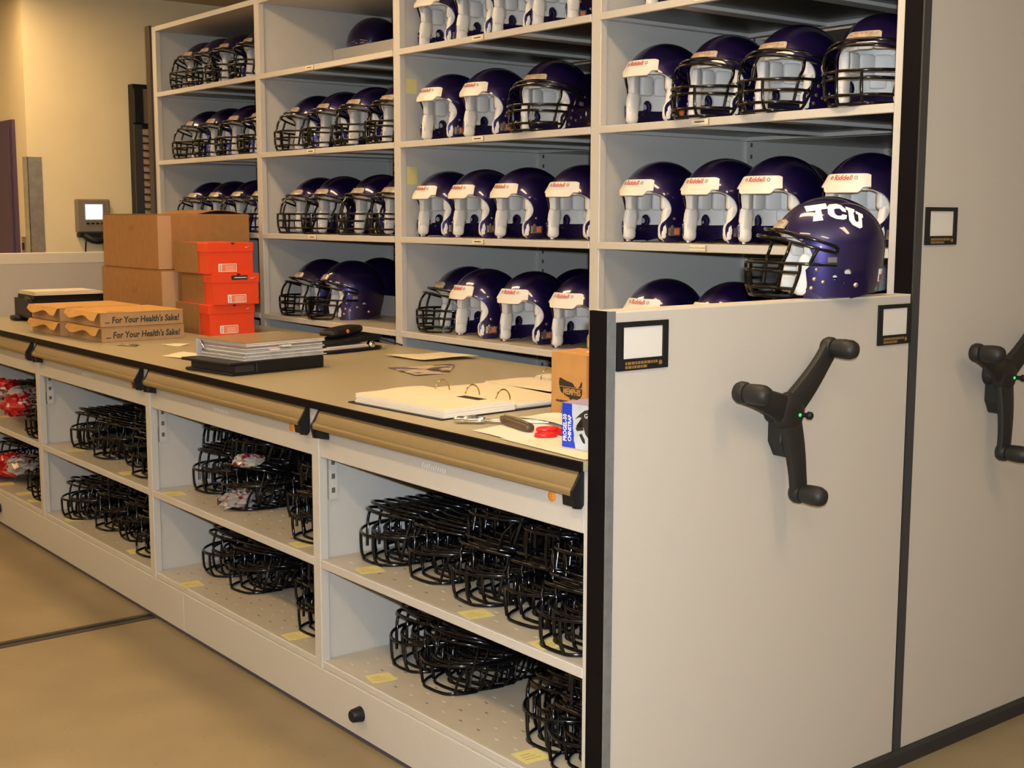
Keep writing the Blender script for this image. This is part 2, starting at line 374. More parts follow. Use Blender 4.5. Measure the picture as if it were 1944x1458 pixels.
for k in range(4):
    xr = -k * WR; xl = xr - WR
    bay = tag(empty('tall_shelving_bay', ((xl + xr) / 2, YR, 0)), 'beige steel %s of helmet shelves behind the counter' % BAYN[k], 'shelving', 'tall helmet shelving bays')
    ox, oy = (xl + xr) / 2, YR
    def B(name, x0, x1, y0, y1, z0, z1, m=PAINT, parent=None, bevel=0.0):
        return MB().box(x0 - ox, x1 - ox, y0 - oy, y1 - oy, z0, z1).build(name, m, parent or bay, bevel=bevel)
    B('upright_post', xl - 0.025, xl + 0.025, YR, YR + 0.03, 0.05, ZT, bevel=0.002)
    B('divider_sheet', xl - 0.009, xl + 0.009, YR + 0.03, YB, 0.05, ZT)
    if k == 0:
        B('upright_post', -0.032, -0.001, YR, YR + 0.03, 0.05, ZT, bevel=0.002); B('divider_sheet', -0.014, -0.001, YR + 0.03, YB, 0.05, ZT)
    slotted(bay, xl + 0.009 - ox, YM - oy + 0.0, YM - oy + 0.05, 0.1, ZT - 0.05, 1)
    B('back_panel', xl + 0.01, xr - 0.02, YB, YB + 0.01, 0.05, ZT, PEG)
    B('top_panel', xl + 0.02, xr - 0.02, YR + 0.002, YB, ZT - 0.026, ZT)
    for lv, z in LEV.items():
        s = B('shelf', xl + 0.02, xr - (0.024 if k else 0.03), YR - 0.002, YM, z - 0.006, z, SHELFTOP)
        x0, x1 = xl + 0.022, xr - (0.026 if k else 0.032)
        B('front_lip', x0 - 0.002, x1 + 0.002, YR - 0.004, YR + 0.012, z - 0.026, z - 0.0002, PAINT, s, 0.002)
        B('back_lip', x0, x1, YM - 0.035, YM, z - 0.026, z - 0.006, PAINT, s)
        B('side_lip', x0, x0 + 0.03, YR + 0.012, YM - 0.035, z - 0.024, z - 0.006, PAINT, s)
        B('side_lip', x1 - 0.03, x1, YR + 0.012, YM - 0.035, z - 0.024, z - 0.006, PAINT, s)
        B('underside_pan', x0 + 0.03, x1 - 0.03, YR + 0.012, YM - 0.035, z - 0.012, z - 0.006, DARKPAN, s)
        for fx in (0.3, 0.62):
            xx = x0 + (x1 - x0) * fx; B('stiffener', xx - 0.03, xx + 0.03, YR + 0.012, YM - 0.035, z - 0.024, z - 0.012, PAINT, s)
        B('rear_shelf', xl + 0.02, xr - 0.024, YM + 0.06, YB - 0.01, z - 0.024, z, SHELFTOP)
        lx = xl + WR * {0: 0.40, 1: 0.46, 2: 0.42, 3: 0.5}[k]
        if lv != 'E' and k < 3 and not (lv == 'D'):
            lab = B('edge_label', lx - 0.035, lx + 0.035, YR - 0.006, YR - 0.004, z - 0.02, z - 0.004, mat('label_card', (0.75, 0.68, 0.52), 0.6), s)
            if (k, lv) == (0, 'C'):
                tm = map_mesh(text_mesh('REVOLUTION LARGE', 0.0075, 0, INK), lambda c: Vector((c.x + lx - ox, -0.0064, c.y + z - 0.012))); obj('lettering', tm, lab)
            else:
                text_dashes(8, 0.045, 0.005, k * 7 + ord(lv)).build('print', INK, lab, loc=(lx - ox, -0.0062, z - 0.012))
            B('label_clip', lx + 0.038, lx + 0.041, YR - 0.006, YR - 0.004, z - 0.024, z - 0.003, mat('clip_grey', (0.25, 0.22, 0.17), 0.5), s)
    for lv, hh in {1: [('B', 0.105)], 2: [('A', 0.15), ('D', 0.10)]}.get(k, []):
        B('back_stop', xl + 0.02, xr - 0.03, 1.56, 1.565, LEV[lv], LEV[lv] + hh)
    if k == 1:
        for (z0, z1, nm) in ((2.087, 2.149, 0), (1.704, 1.779, 1)):
            B('sticky_note', xl + 0.009, xl + 0.0105, 1.176, 1.229, z0, z1, YELLOW)
    if k == 0:
        B('sticky_note', xl + 0.009, xl + 0.0105, 1.80, 1.86, 1.735, 1.79, YELLOW)

# ------------------------------------------------------------------ end panels
def label_holder(parent, y0, y1, z0, z1, seed):
    """frame on the +X face of a panel, at x = 0.062"""
    h = MB(); x0, x1 = 0.0602, 0.067; t = (y1 - y0) * 0.1; zb = z0 + (z1 - z0) * 0.24
    h.box(x0, x1, y0, y0 + t * 1.15, z0, z1); h.box(x0, x1, y1 - t, y1, z0, z1); h.box(x0, x1, y0 + t * 1.15, y1 - t, z1 - t * 0.75, z1); h.box(x0, x1, y0 + t * 1.15, y1 - t, z0, zb)
    f = h.build('label_holder', BLACK, parent)
    MB().box(x0, x0 + 0.002, y0 + t, y1 - t, zb - 0.002, z1 - t * 0.5).build('card', mat('holder_card', (0.64, 0.60, 0.55), 0.35), f)
    rr = random.Random(seed); m = MB()
    for row in range(2):
        y = y0 + t * 1.5; zz = z0 + (zb - z0) * (0.62 - 0.34 * row); end = y1 - t * (2.2 if row == 0 else 4.2)
        while y < end:
            l = rr.uniform(0.004, 0.011); m.box(x1, x1 + 0.0004, y, min(y + l, end), zz - 0.0032, zz + 0.0032); y += l + 0.0022
    m.lathe([(0.006, 0), (0.006, 0.0005)], 6, Matrix.Translation((x1, y1 - t * 1.6, z0 + (zb - z0) * 0.5)) @ Matrix.Rotation(R(90), 4, 'Y'))
    m.build('gold_print', GOLDINK, f)
    return f
def crank(parent, hub, arms, knob_out=True):
    """three-armed hand wheel; coordinates (y,z) on the panel face"""
    hy, hz = hub; X = 0.06
    m = MB()
    m.lathe([(0.036, 0.0), (0.036, 0.018), (0.030, 0.028), (0.024, 0.04)], 20, Matrix.Translation((X, hy, hz)) @ Matrix.Rotation(R(90), 4, 'Y'))
    c = m.build('crank_handle', CRANK, parent, sm=35)
    MB().lathe([(0.030, 0.03), (0.046, 0.038), (0.051, 0.052), (0.047, 0.064), (0.034, 0.072), (0.018, 0.075)], 20, Matrix.Translation((X, hy, hz)) @ Matrix.Rotation(R(90), 4, 'Y')).build('hub', CRANK, c, sm=40)
    # lower bracket fin behind the hub
    MB().prism([(hy - 0.018, hz - 0.02), (hy - 0.018, hz - 0.080), (hy + 0.004, hz - 0.118), (hy + 0.035, hz - 0.118), (hy + 0.035, hz - 0.02)], X, X + 0.044, lambda p, q, t: (t, p, q)).build('bracket', CRANK, c, bevel=0.003)
    for (ay, az) in arms:
        v = Vector((0, ay - hy, az - hz)); L = v.length; v.normalize(); pv = Vector((0, -v.z, v.y))
        base = Vector((X + 0.052, hy, hz)); poly = []
        a = MB(); n = 9
        prev = None
        for i in range(n):
            t = i / (n - 1); p = base + v * (0.02 + (L - 0.02) * t) + Vector((0.006 * math.sin(t * math.pi) + 0.012 * t, 0, 0))
            wdt = 0.037 - 0.010 * min(1, t * 1.4); th = 0.016 - 0.003 * t
            ring = []
            for q in range(12):
                an = 2 * math.pi * q / 12; cx, cy = math.cos(an), math.sin(an)
                ring.append(p + pv * wdt * math.copysign(abs(cx) ** 0.7, cx) + Vector((1, 0, 0)) * th * math.copysign(abs(cy) ** 0.7, cy))
            b0 = len(a.v); a.v += [tuple(r_) for r_ in ring]
            if prev is not None:
                for q in range(12): a.f.append((prev + q, prev + (q + 1) % 12, b0 + (q + 1) % 12, b0 + q))
            prev = b0
        a.f.append(tuple(range(11, -1, -1))); a.f.append(tuple(prev + q for q in range(12)))
        tip = base + v * L + Vector((0.012, 0, 0))
        a.lathe([(0.010, -0.016), (0.024, -0.014), (0.0275, -0.006), (0.0275, 0.006), (0.024, 0.014), (0.012, 0.016)], 16, Matrix.Translation(tip) @ Matrix.Rotation(R(90), 4, 'Y'))
        a.build('arm', CRANK, c, sm=45)
        MB().lathe([(0.016, 0.010), (0.018, 0.016), (0.023, 0.018), (0.0245, 0.03), (0.0255, 0.050), (0.0245, 0.066), (0.020, 0.077), (0.011, 0.083), (0.003, 0.084)], 18, Matrix.Translation(tip) @ Matrix.Rotation(R(90), 4, 'Y')).build('knob', CRANK, c, sm=40)
    MB().lathe([(0.0042, 0.0), (0.0042, 0.003), (0.001, 0.004)], 8, Matrix.Translation((X + 0.073, hy + 0.015, hz - 0.008)) @ Matrix.Rotation(R(90), 4, 'Y')).build('indicator_light', GREENLED, c)
    MB().lathe([(0.006, 0.0), (0.006, 0.022), (0.010, 0.026), (0.010, 0.034), (0.006, 0.038)], 12, Matrix.Translation((X + 0.066, hy + 0.026, hz - 0.008)) @ Matrix.Rotation(R(90), 4, 'Y')).build('lock_pin', BLACK, c, sm=40)
    return c
D = 1.117; ZP = 1.36
ep = tag(empty('low_end_panel', (0, 0, 0)), 'low beige end panel with black crank closing the counter at right', 'end panel')
MB().box(0.0, 0.06, 0.004, D, 0.045, ZP - 0.004).build('panel', PANEL, ep)
MB().box(-0.001, 0.0575, -0.006, 0.004, 0.02, ZP).build('edge_channel', EDGEB, ep)
MB().box(0.0575, 0.0625, -0.006, 0.016, 0.02, ZP).build('steel_strip', STEELSTRIP, ep)
MB().box(0.0, 0.0602, 0.016, D, ZP - 0.004, ZP).build('top_cap', mat('cream_cap', (0.66, 0.60, 0.50), 0.45), ep)
label_holder(ep, 0.019, 0.178, 1.225, 1.335, 1)
label_holder(ep, 0.972, 1.131 - 0.016, 1.226, 1.335, 2)
crank(ep, (0.556, 1.092), [(0.372, 1.155), (0.692, 1.243), (0.588, 0.885)])
tp = tag(empty('tall_end_panel', (0, YR, 0)), 'tall beige end panel with black crank at the right edge', 'end panel')
MB().box(0.0, 0.06, 0.004, YB - YR + 0.02, 0.045, 2.8).build('panel', PANEL, tp)
MB().box(0.0, 0.0575, -0.010, 0.004, 0.02, 2.8).build('edge_channel', EDGEB, tp)
MB().box(0.0575, 0.0625, -0.010, 0.022, 0.02, 2.8).build('edge_strip', DARKSTRIP, tp)
label_holder(tp, 1.168 - YR, 1.314 - YR, 1.493, 1.597, 3)
crank(tp, (1.520 - YR, 1.112), [(1.355 - YR, 1.188), (1.655 - YR, 1.245), (1.515 - YR, 0.885)])
kb = tag(empty('base_guard', (0.0, 0, 0)), 'black bumper strip along the floor under both end panels', 'bumper strip')
MB().prism([(0.0, 0.0), (0.078, 0.0), (0.074, 0.036), (0.064, 0.044), (0.0, 0.044)], -0.004, 2.8, lambda p, q, t: (p, t, q)).build('strip', mat('rubber_black', (0.02, 0.018, 0.02), 0.6), kb)
lp = tag(empty('far_end_panel', (-5.18, 0, 0)), 'low grey end panel rising above the far left end of counter', 'end panel')
MB().box(-0.06, 0.0, 0.0, D, 0.045, ZP - 0.062).build('panel', PANEL, lp)
MB().box(-0.062, 0.002, -0.004, D, ZP - 0.062, ZP).build('top_cap', mat('cream_cap', (0.66, 0.60, 0.50), 0.45), lp, bevel=0.003)
ltp = tag(empty('far_tall_end_panel', (-4 * WR, YR, 0)), 'tall end panel with dark edge at far left of helmet shelving', 'end panel')
MB().box(-0.085, -0.0255, 0.0, YB - YR, 0.0, ZT + 0.01).build('panel', PANEL, ltp)
MB().box(-0.087, -0.0255, -0.012, 0.0, 0.0, ZT + 0.01).build('edge_channel', mat('dark_brown_edge', (0.03, 0.02, 0.016), 0.5), ltp)

# ------------------------------------------------------------------ low cabinet: worktop, bays, base
wt = tag(empty('worktop', (-2.59, 0, 1.0)), 'long tan laminate worktop with black front edge', 'worktop')
MB().box(-2.588, 2.588, -0.018, D, -0.008, 0.014).build('laminate_top', LAMI, wt)
MB().box(-2.588, 2.588, -0.024, -0.018, -0.009, 0.0145).build('edge_band', EDGEB, wt, bevel=0.002)
FB = [0.0, -1.268, -2.56, -3.845, -5.18]
FBN = ['low cabinet bay beside the low crank panel', 'second low cabinet bay from the crank panel', 'third low cabinet bay from the crank panel', 'leftmost low cabinet bay']
HZ1, HZ0 = 0.515, 0.190
for k in range(4):
    xr, xl = FB[k], FB[k + 1]; ox = (xl + xr) / 2
    bay = tag(empty('low_cabinet_bay', (ox, 0, 0)), 'beige steel ' + FBN[k], 'cabinet', 'low cabinet bays')
    def B(name, x0, x1, y0, y1, z0, z1, m=PAINT, parent=None, bevel=0.0):
        return MB().box(x0 - ox, x1 - ox, y0, y1, z0, z1).build(name, m, parent or bay, bevel=bevel)
    pw = 0.022
    B('upright_post', xl - pw if k < 3 else xl + 0.001, xl + pw, 0.0, 0.03, 0.166, 0.99, bevel=0.002)
    B('divider_sheet', xl - 0.008 if k < 3 else xl + 0.001, xl + 0.008, 0.03, 0.80, 0.166, 0.99)
    if k == 0:
        B('upright_post', -0.022, -0.002, 0.0, 0.03, 0.166, 0.99, bevel=0.002); B('divider_sheet', -0.012, -0.002, 0.03, 0.80, 0.166, 0.99)
    B('back_panel', xl + 0.008, xr - 0.012, 0.79, 0.80, 0.17, 0.99)
    x0, x1 = xl + pw, xr - (pw if k else 0.022)
    B('header_strip', x0, x1, 0.004, 0.02, 0.975, 0.99)
    for nm, z in (('shelf', HZ1), ('base_shelf', HZ0)):
        s = B(nm, x0 - 0.01, x1 + 0.009, 0.012, 0.79, z - 0.02, z, SHELFTOP)
        B('front_lip', x0, x1, 0.0 if z == HZ1 else 0.003, 0.0118, z - 0.026 if z == HZ1 else z - 0.022, z + 0.0005, PAINT, s, 0.002)
        if k < 3:
            m1, m2 = MB(), MB(); rr = random.Random(k)
            for iy in range(5):
                n = 14
                for ix in range(n):
                    xx = x0 - ox + 0.08 + ix * (x1 - x0 - 0.16) / (n - 1) + (0.02 if iy % 2 else 0); yy = 0.06 + iy * 0.045
                    (m1 if rr.random() < 0.5 else m2).box(xx - 0.007, xx + 0.007, yy - 0.0016, yy + 0.0016, z, z + 0.0006)
            m1.build('slot', SLOT, s)['kind'] = 'stuff'; m2.build('slot', SLOTL, s)['kind'] = 'stuff'
    slotted(bay, xl + 0.008 - ox, 0.036, 0.066, 0.70, 0.90, 1)
    MB().box(xl + 0.008 - ox, xl + 0.0095 - ox, 0.016 + 0.014, 0.016 + 0.02, 0.70, 0.755).build('upright_marking', SLOT, bay)
    # drawer with full-width pull
    dr = B('drawer', x0 + 0.003, x1 - 0.003, 0.004, 0.022, 0.838, 0.978, PAINT, None, 0.0015)
    rl, rrt = x0 + 0.020, x1 - (0.014 if k else 0.002)
    prof = [(0.003, 0.984), (-0.012, 0.984), (-0.016, 0.981), (-0.040, 0.953), (-0.046, 0.951), (-0.053, 0.946), (-0.056, 0.938), (-0.052, 0.931), (-0.044, 0.929), (-0.036, 0.932), (-0.034, 0.938), (-0.010, 0.966), (0.003, 0.966)]
    prof = [(p * 0.62, q) for p, q in prof]
    rail = MB().prism(prof, rl - ox, rrt - ox).build('pull_rail', BRONZE, dr, sm=40)
    cap = [(0.003, 0.987), (-0.014, 0.987), (-0.045, 0.955), (-0.058, 0.944), (-0.058, 0.934), (-0.046, 0.903), (-0.012, 0.899), (0.003, 0.91)]
    cap = [(p * 0.62, q) for p, q in cap]
    MB().prism(cap, rl - 0.004 - ox, rl + 0.004 - ox).build('end_cap', BLACK, rail)
    MB().prism(cap, rrt - 0.004 - ox, rrt + 0.004 - ox).build('end_cap', BLACK, rail)
    under = [(0.003, 0.93), (-0.044, 0.928), (-0.040, 0.905), (0.003, 0.900)]
    under = [(p * 0.62, q) for p, q in under]
    MB().prism(under, rl + 0.004 - ox, rl + 0.042 - ox).build('end_bracket', BLACK, rail)
    MB().prism(under, rrt - 0.042 - ox, rrt - 0.004 - ox).build('end_bracket', BLACK, rail)
    if k < 3:
        mx = rl + 0.535 - ox; e = MB()
        for q in range(11):
            xx = mx + q * 0.0105; hh = 0.011 if q % 3 else 0.015
            e.add([(xx, 0.0034, 0.892), (xx + 0.0025, 0.0034, 0.892), (xx + 0.0065, 0.0034, 0.892 + hh), (xx + 0.004, 0.0034, 0.892 + hh), (xx, 0.004, 0.892), (xx + 0.0025, 0.004, 0.892), (xx + 0.0065, 0.004, 0.892 + hh), (xx + 0.004, 0.004, 0.892 + hh)], [(0, 1, 2, 3), (4, 7, 6, 5), (0, 3, 7, 4), (1, 5, 6, 2), (0, 4, 5, 1), (3, 2, 6, 7)])
        e.build('lettering', EMBOSS, dr)
        MB().lathe([(0.013, 0), (0.013, 0.003), (0.008, 0.005)], 14, Matrix.Translation((rrt - 0.115 - ox, 0.004, 0.908)) @ Matrix.Rotation(R(90), 4, 'X')).build('orange_tab', ORANGEDOT, dr)
# sticky labels on the low shelves (bay, x, y, z)
STK = [(0, -1.055, 0.058, HZ1, 12), (0, -0.51, 0.052, HZ1, 10), (0, -0.205, 0.05, HZ1, 8), (0, -1.008, 0.065, HZ0, 10), (0, -0.29, 0.065, HZ0, 6),
       (1, -2.42, 0.035, HZ1, 8), (1, -1.45, 0.055, HZ1, 5), (1, -2.29, 0.038, HZ0, 6), (1, -1.515, 0.055, HZ0, 5),
       (2, -3.57, 0.066, HZ1, 5), (2, -2.915, 0.06, HZ1, 5), (2, -3.60, 0.06, HZ0, 5), (2, -2.885, 0.07, HZ0, 5),
       (3, -4.76, 0.10, HZ1, 4), (3, -4.60, 0.06, HZ0, 4), (3, -4.30, 0.06, HZ0, 4), (3, -4.11, 0.055, HZ0, 4)]
bays = [o for o in bpy.data.objects if o.name.startswith('low_cabinet_bay')]
bays.sort(key=lambda o: -o.location.x)
sk = MB().box(-0.038, 0.038, -0.036, 0.036, 0, 0.001); skm = sk.mesh('sticky_label', YELLOW)
for k, x, y, z, a in STK:
    s = obj('sticky_label', skm, bays[k], (x - bays[k].location.x, y, z + 0.0007), (0, 0, R(90 - a)))
    m = MB()
    for q in range(3): m.box(-0.028, 0.02 - q * 0.008, -0.018 + q * 0.014, -0.014 + q * 0.014, 0.001, 0.0013)
    m.build('pencil_writing', mat('pencil', (0.50, 0.38, 0.10), 0.8), s)
cb = tag(empty('carriage_base', (-2.59, 0, 0)), 'beige rolling carriage base along the floor under the low cabinet', 'carriage')
for a, b2 in ((-5.178, -2.283), (-2.279, -0.003)):
    MB().box(a + 2.59, b2 + 2.59, 0.0, 0.02, 0.016, 0.165).build('kick_panel', PAINT, cb, bevel=0.0015)
MB().box(-2.588, 2.586, 0.002, 0.022, 0.1655, 0.168).build('top_edge', PAINT, cb)
MB().box(-2.588, 2.586, 0.004, 1.10, 0.003, 0.015).build('floor_strip', KICK, cb)
for x in (-1.02, -4.51):
    MB().lathe([(0.024, 0.0), (0.022, 0.012), (0.0195, 0.03), (0.016, 0.034)], 18, Matrix.Translation((x + 2.59, 0.0, 0.09)) @ Matrix.Rotation(R(90), 4, 'X')).build('bumper_knob', BLACK, cb, sm=40)

# ------------------------------------------------------------------ helmet
S = 1.05
zc, hc, zbm, ha, hb, he = 0.122, 0.129, -0.012, 0.1395, 0.1155, 0.93
def hs(phi, z, off=0.0):
    A, Bw, H = ha + off, hb + off, hc + off
    s = math.sqrt(max(0.0, 1 - ((z - zc) / H) ** 2)) if z > zc else 1.0
    u = max(0.0, (zc - z) / (zc - zbm)); c, sn = math.cos(phi), math.sin(phi); wf = 0.5 * (1 + c)
    fx = wf * (1 - 0.03 * u) + (1 - wf) * (1 - 0.03 * u - 0.19 * u * u); fy = 1 - 0.02 * u - 0.06 * u * u
    return (s * A * fx * math.copysign(abs(c) ** he, c), s * Bw * fy * math.copysign(abs(sn) ** he, sn))
def side_y(x, z, off=0.0):
    lo, hi = 0.02, math.pi - 0.02
    for _ in range(40):
        mid = (lo + hi) / 2
        if hs(mid, z, off)[0] > x: lo = mid
        else: hi = mid
    return hs(lo, z, off)[1]
OPEN = [(0.130, 0.162), (0.110, 0.153), (0.089, 0.142), (0.072, 0.125), (0.063, 0.104), (0.066, 0.085), (0.077, 0.070), (0.088, 0.058), (0.092, 0.044), (0.089, 0.022), (0.079, 0.006)]
OP = [tuple(p)[:2] for p in crom([(a, b, 0) for a, b in OPEN], 5)]
RPOLY = np.array([(0.40, 0.164)] + OP + [(0.068, -0.06), (0.40, -0.06)])
def sd_poly(P, poly):
    a = poly; b = np.roll(poly, -1, 0); d = np.full(len(P), 1e9); inside = np.zeros(len(P), bool)
    for (x1, y1), (x2, y2) in zip(a, b):
        ex, ey = x2 - x1, y2 - y1; px, py = P[:, 0] - x1, P[:, 1] - y1
        t = np.clip((px * ex + py * ey) / (ex * ex + ey * ey + 1e-12), 0, 1)
        d = np.minimum(d, np.hypot(px - ex * t, py - ey * t))
        c = (y1 > P[:, 1]) != (y2 > P[:, 1])
        xi = x1 + (P[:, 1] - y1) / (ey if abs(ey) > 1e-12 else 1e-12) * ex
        inside ^= c & (P[:, 0] < xi)
    return np.where(inside, -d, d)
def shell_mesh(name, off, margin, holes, material, nphi=144, nd=34, nl=30):
    zs = [zc + (hc + off) * math.cos(math.pi / 2 * i / nd) for i in range(1, nd + 1)] + [zc + (zbm - zc) * i / nl for i in range(1, nl + 1)]
    V = [(0.0, 0.0, zc + hc + off)]
    for z in zs:
        for k in range(nphi):
            x, y = hs(2 * math.pi * k / nphi, min(z, zc + (hc + off) * 0.99999), off); V.append((x, y, z))
    T = []
    for k in range(nphi): T.append((0, 1 + k, 1 + (k + 1) % nphi))
    for i in range(len(zs) - 1):
        for k in range(nphi):
            a = 1 + i * nphi + k; b = 1 + i * nphi + (k + 1) % nphi; c = a + nphi; d_ = b + nphi
            T += [(a, c, d_), (a, d_, b)]
    V = np.array(V); P = V[:, [0, 2]]
    f = sd_poly(P, RPOLY) - margin
    zb = np.where(V[:, 0] < -0.03, 0.0 + 0.022 * ((-0.03 - V[:, 0]) / 0.1) ** 1.0, np.where(V[:, 0] > 0.03, 0.0, 0.004))
    f = np.minimum(f, V[:, 2] - zb - margin * 0.5)
    if off < 0: f = np.minimum(f, np.where(V[:, 0] < 0.05, V[:, 2] - 0.052, V[:, 2]))
    for hx, hz, hr in holes: f = np.minimum(f, np.hypot(V[:, 0] - hx, V[:, 2] - hz) - hr)
    nv, idx, cut, F = [], {}, {}, []
    def keep(i):
        if i not in idx: idx[i] = len(nv); nv.append(tuple(V[i] * S))
        return idx[i]
    def edge(i, j):
        key = (min(i, j), max(i, j))
        if key not in cut:
            t = f[i] / (f[i] - f[j]); cut[key] = len(nv); nv.append(tuple((V[i] + (V[j] - V[i]) * t) * S))
        return cut[key]
    for tri in T:
        ins = [f[i] > 0 for i in tri]; n = sum(ins)
        if n == 3: F.append(tuple(keep(i) for i in tri))
        elif n:
            out = []
            for q in range(3):
                i, j = tri[q], tri[(q + 1) % 3]
                if f[i] > 0: out.append(keep(i))
                if (f[i] > 0) != (f[j] > 0): out.append(edge(i, j))
            F.append(tuple(out))
    me = bpy.data.meshes.new(name); me.from_pydata(nv, [], F); me.materials.append(material)
    bm = bmesh.new(); bm.from_mesh(me); bmesh.ops.remove_doubles(bm, verts=bm.verts[:], dist=1e-5); bmesh.ops.recalc_face_normals(bm, faces=bm.faces[:])
    # outward
    fc = max(bm.faces, key=lambda q: q.calc_center_median().z)
    if fc.normal.z < 0: bmesh.ops.reverse_faces(bm, faces=bm.faces[:])
    bm.to_mesh(me); bm.free()
    return me
shell_me = solid(shell_mesh('shell', 0.0, 0.0, [(-0.024, 0.066, 0.0095), (0.008, 0.052, 0.0065), (-0.012, 0.040, 0.004)], SHELL), 0.0042); smooth(shell_me, 40)
liner_me = solid(shell_mesh('liner', -0.0085, 0.0015, [(0.030, 0.058, 0.017), (-0.024, 0.066, 0.020)], PADW, 96, 22, 22), 0.008)
# pads inside the liner
pm = MB()
def pad(phi, z, half, off, e=0.35, tilt=0):
    x, y = hs(phi, z, off); x2, y2 = hs(phi + 0.02, z, off); t = Vector((x2 - x, y2 - y, 0)).normalized(); n = Vector((t.y, -t.x, 0))
    m = Matrix((t, n, Vector((0, 0, 1)))).transposed() @ Matrix.Rotation(tilt, 3, 'X')
    pm.superell(Vector((x, y, z)) * S, (half[0] * S, half[1] * S, half[2] * S), e, m, 12, 8)
for k in range(9): pad(R(64 + k * 29), 0.128, (0.026, 0.012, 0.030), -0.024)
for k in (0, 2, 3, 4, 6): pad(R(70 + k * 36.6), 0.082, (0.024, 0.010, 0.016), -0.022)
for s_ in (-1, 1): pad(R(28 * s_), 0.168, (0.026, 0.009, 0.020), -0.020)
pad(0, 0.168, (0.022, 0.009, 0.020), -0.020)
pad_me = pm.mesh('pad_set', PADW, sm=60)
def jaw(sgn, fx):
    m = MB(); m.superell(Vector((0.059 + fx, sgn * 0.084, 0.062)) * S, (0.024 * S, 0.013 * S, 0.048 * S), 0.6, Matrix.Rotation(R(-8), 3, 'Y'), 14, 10)
    m.superell(Vector((0.066 + fx, sgn * 0.080, 0.027)) * S, (0.023 * S, 0.015 * S, 0.021 * S), 0.7, None, 12, 8)
    return m.mesh('jaw_pad', PADW, sm=60)
jaw_me = [jaw(-1, 0), jaw(1, 0)]; jaw_fwd = [jaw(-1, 0.014), jaw(1, 0.014)]
def bumper(half, zlo, zhi, step, material):
    m = MB(); n = 24; rows = 7; h_ = R(half)
    for i in range(n + 1):
        ph = -h_ + 2 * h_ * i / n; a = abs(ph) / h_
        lo = zlo + step * min(1, max(0, (a - 0.62) / 0.14)); hi = zhi - 0.004 * max(0, a - .88) / .12
        for q in range(rows + 1):
            z = lo + (hi - lo) * q / rows; bul = 0.0045 + 0.004 * math.exp(-((z - lo) / 0.012) ** 2)
            x, y = hs(ph, z, bul); m.v.append((x * S, y * S, z * S))
    for i in range(n):
        for q in range(rows):
            a = i * (rows + 1) + q; m.f.append((a, a + rows + 1, a + rows + 2, a + 1))
    me = m.mesh('front_bumper', material)
    bm = bmesh.new(); bm.from_mesh(me); fc = max(bm.faces, key=lambda q: q.calc_center_median().x)
    if fc.normal.x < 0: bmesh.ops.reverse_faces(bm, faces=bm.faces[:])
    bm.to_mesh(me); bm.free()
    me = solid(me, 0.006); smooth(me, 50); return me
bump_me = bumper(38, 0.143, 0.192, 0.014, BUMPW)
bump_small = bumper(24, 0.172, 0.193, 0.0, mat('clear_tan_bumper', (0.50, 0.42, 0.33), 0.25, var=0.4, vscale=60))
def brow_text(c):
    ph = c.x / 0.118; z = 0.181 + c.y; x, y = hs(ph, z, 0.0056 + c.z); return Vector((x, y, z)) * S
btxt_me = map_mesh(text_mesh('Riddell', 0.0195, 0.0002, RED, bold=0.00025), brow_text)
bring_me = [MB().tube([brow_text(Vector((s_ * 0.037 + 0.0042 * math.cos(q * math.pi / 5), 0.0042 * math.sin(q * math.pi / 5), 0.0002))) for q in range(10)], 0.0007, 5, closed=True).mesh('screw_ring', mat('dark_ring', (0.05, 0.03, 0.02), 0.5)) for s_ in (-1, 1)]
def side_patch(name, x0, x1, z0, z1, off, material, sgn=1, n=5):
    m = MB()
    for i in range(n + 1):
        for q in range(3):
            x = x0 + (x1 - x0) * i / n; z = z0 + (z1 - z0) * q / 2; m.v.append((x * S, sgn * side_y(x, z, off) * S, z * S))
    for i in range(n):
        for q in range(2): a = i * 3 + q; m.f.append((a, a + 3, a + 4, a + 1) if sgn < 0 else (a, a + 1, a + 4, a + 3))
    return solid(m.mesh(name, material), 0.0012, 0.0)
jlab_me = side_patch('jaw_label', 0.028, 0.070, 0.020, 0.046, 0.0012, SILVER)
jor_me = side_patch('badge', 0.034, 0.050, 0.024, 0.042, 0.0026, ORANGELAB)
clip_me = [side_patch('mask_clip', 0.006, 0.028, 0.089, 0.102, 0.004, mat('clear_clip', (0.30, 0.27, 0.27), 0.15, 0.6), s_) for s_ in (1, -1)]
def stud_mesh():
    m = MB()
    for (x, z, r) in ((0.052, 0.072, 0.005), (0.056, 0.048, 0.0055), (0.036, 0.041, 0.0048), (0.062, 0.026, 0.005), (-0.045, 0.034, 0.006)):
        for s_ in (1, -1):
            y = side_y(x, z) * s_; m.lathe([(r * S, -0.002), (r * S, 0.0012), (r * .6 * S, 0.0028)], 10, Matrix.Translation((x * S, y * S, z * S)) @ Matrix.Rotation(R(-90 * s_), 4, 'X'))
    return m.mesh('snap_studs', mat('brass_stud', (0.55, 0.42, 0.26), 0.3, 0.9), sm=40)
stud_me = stud_mesh()
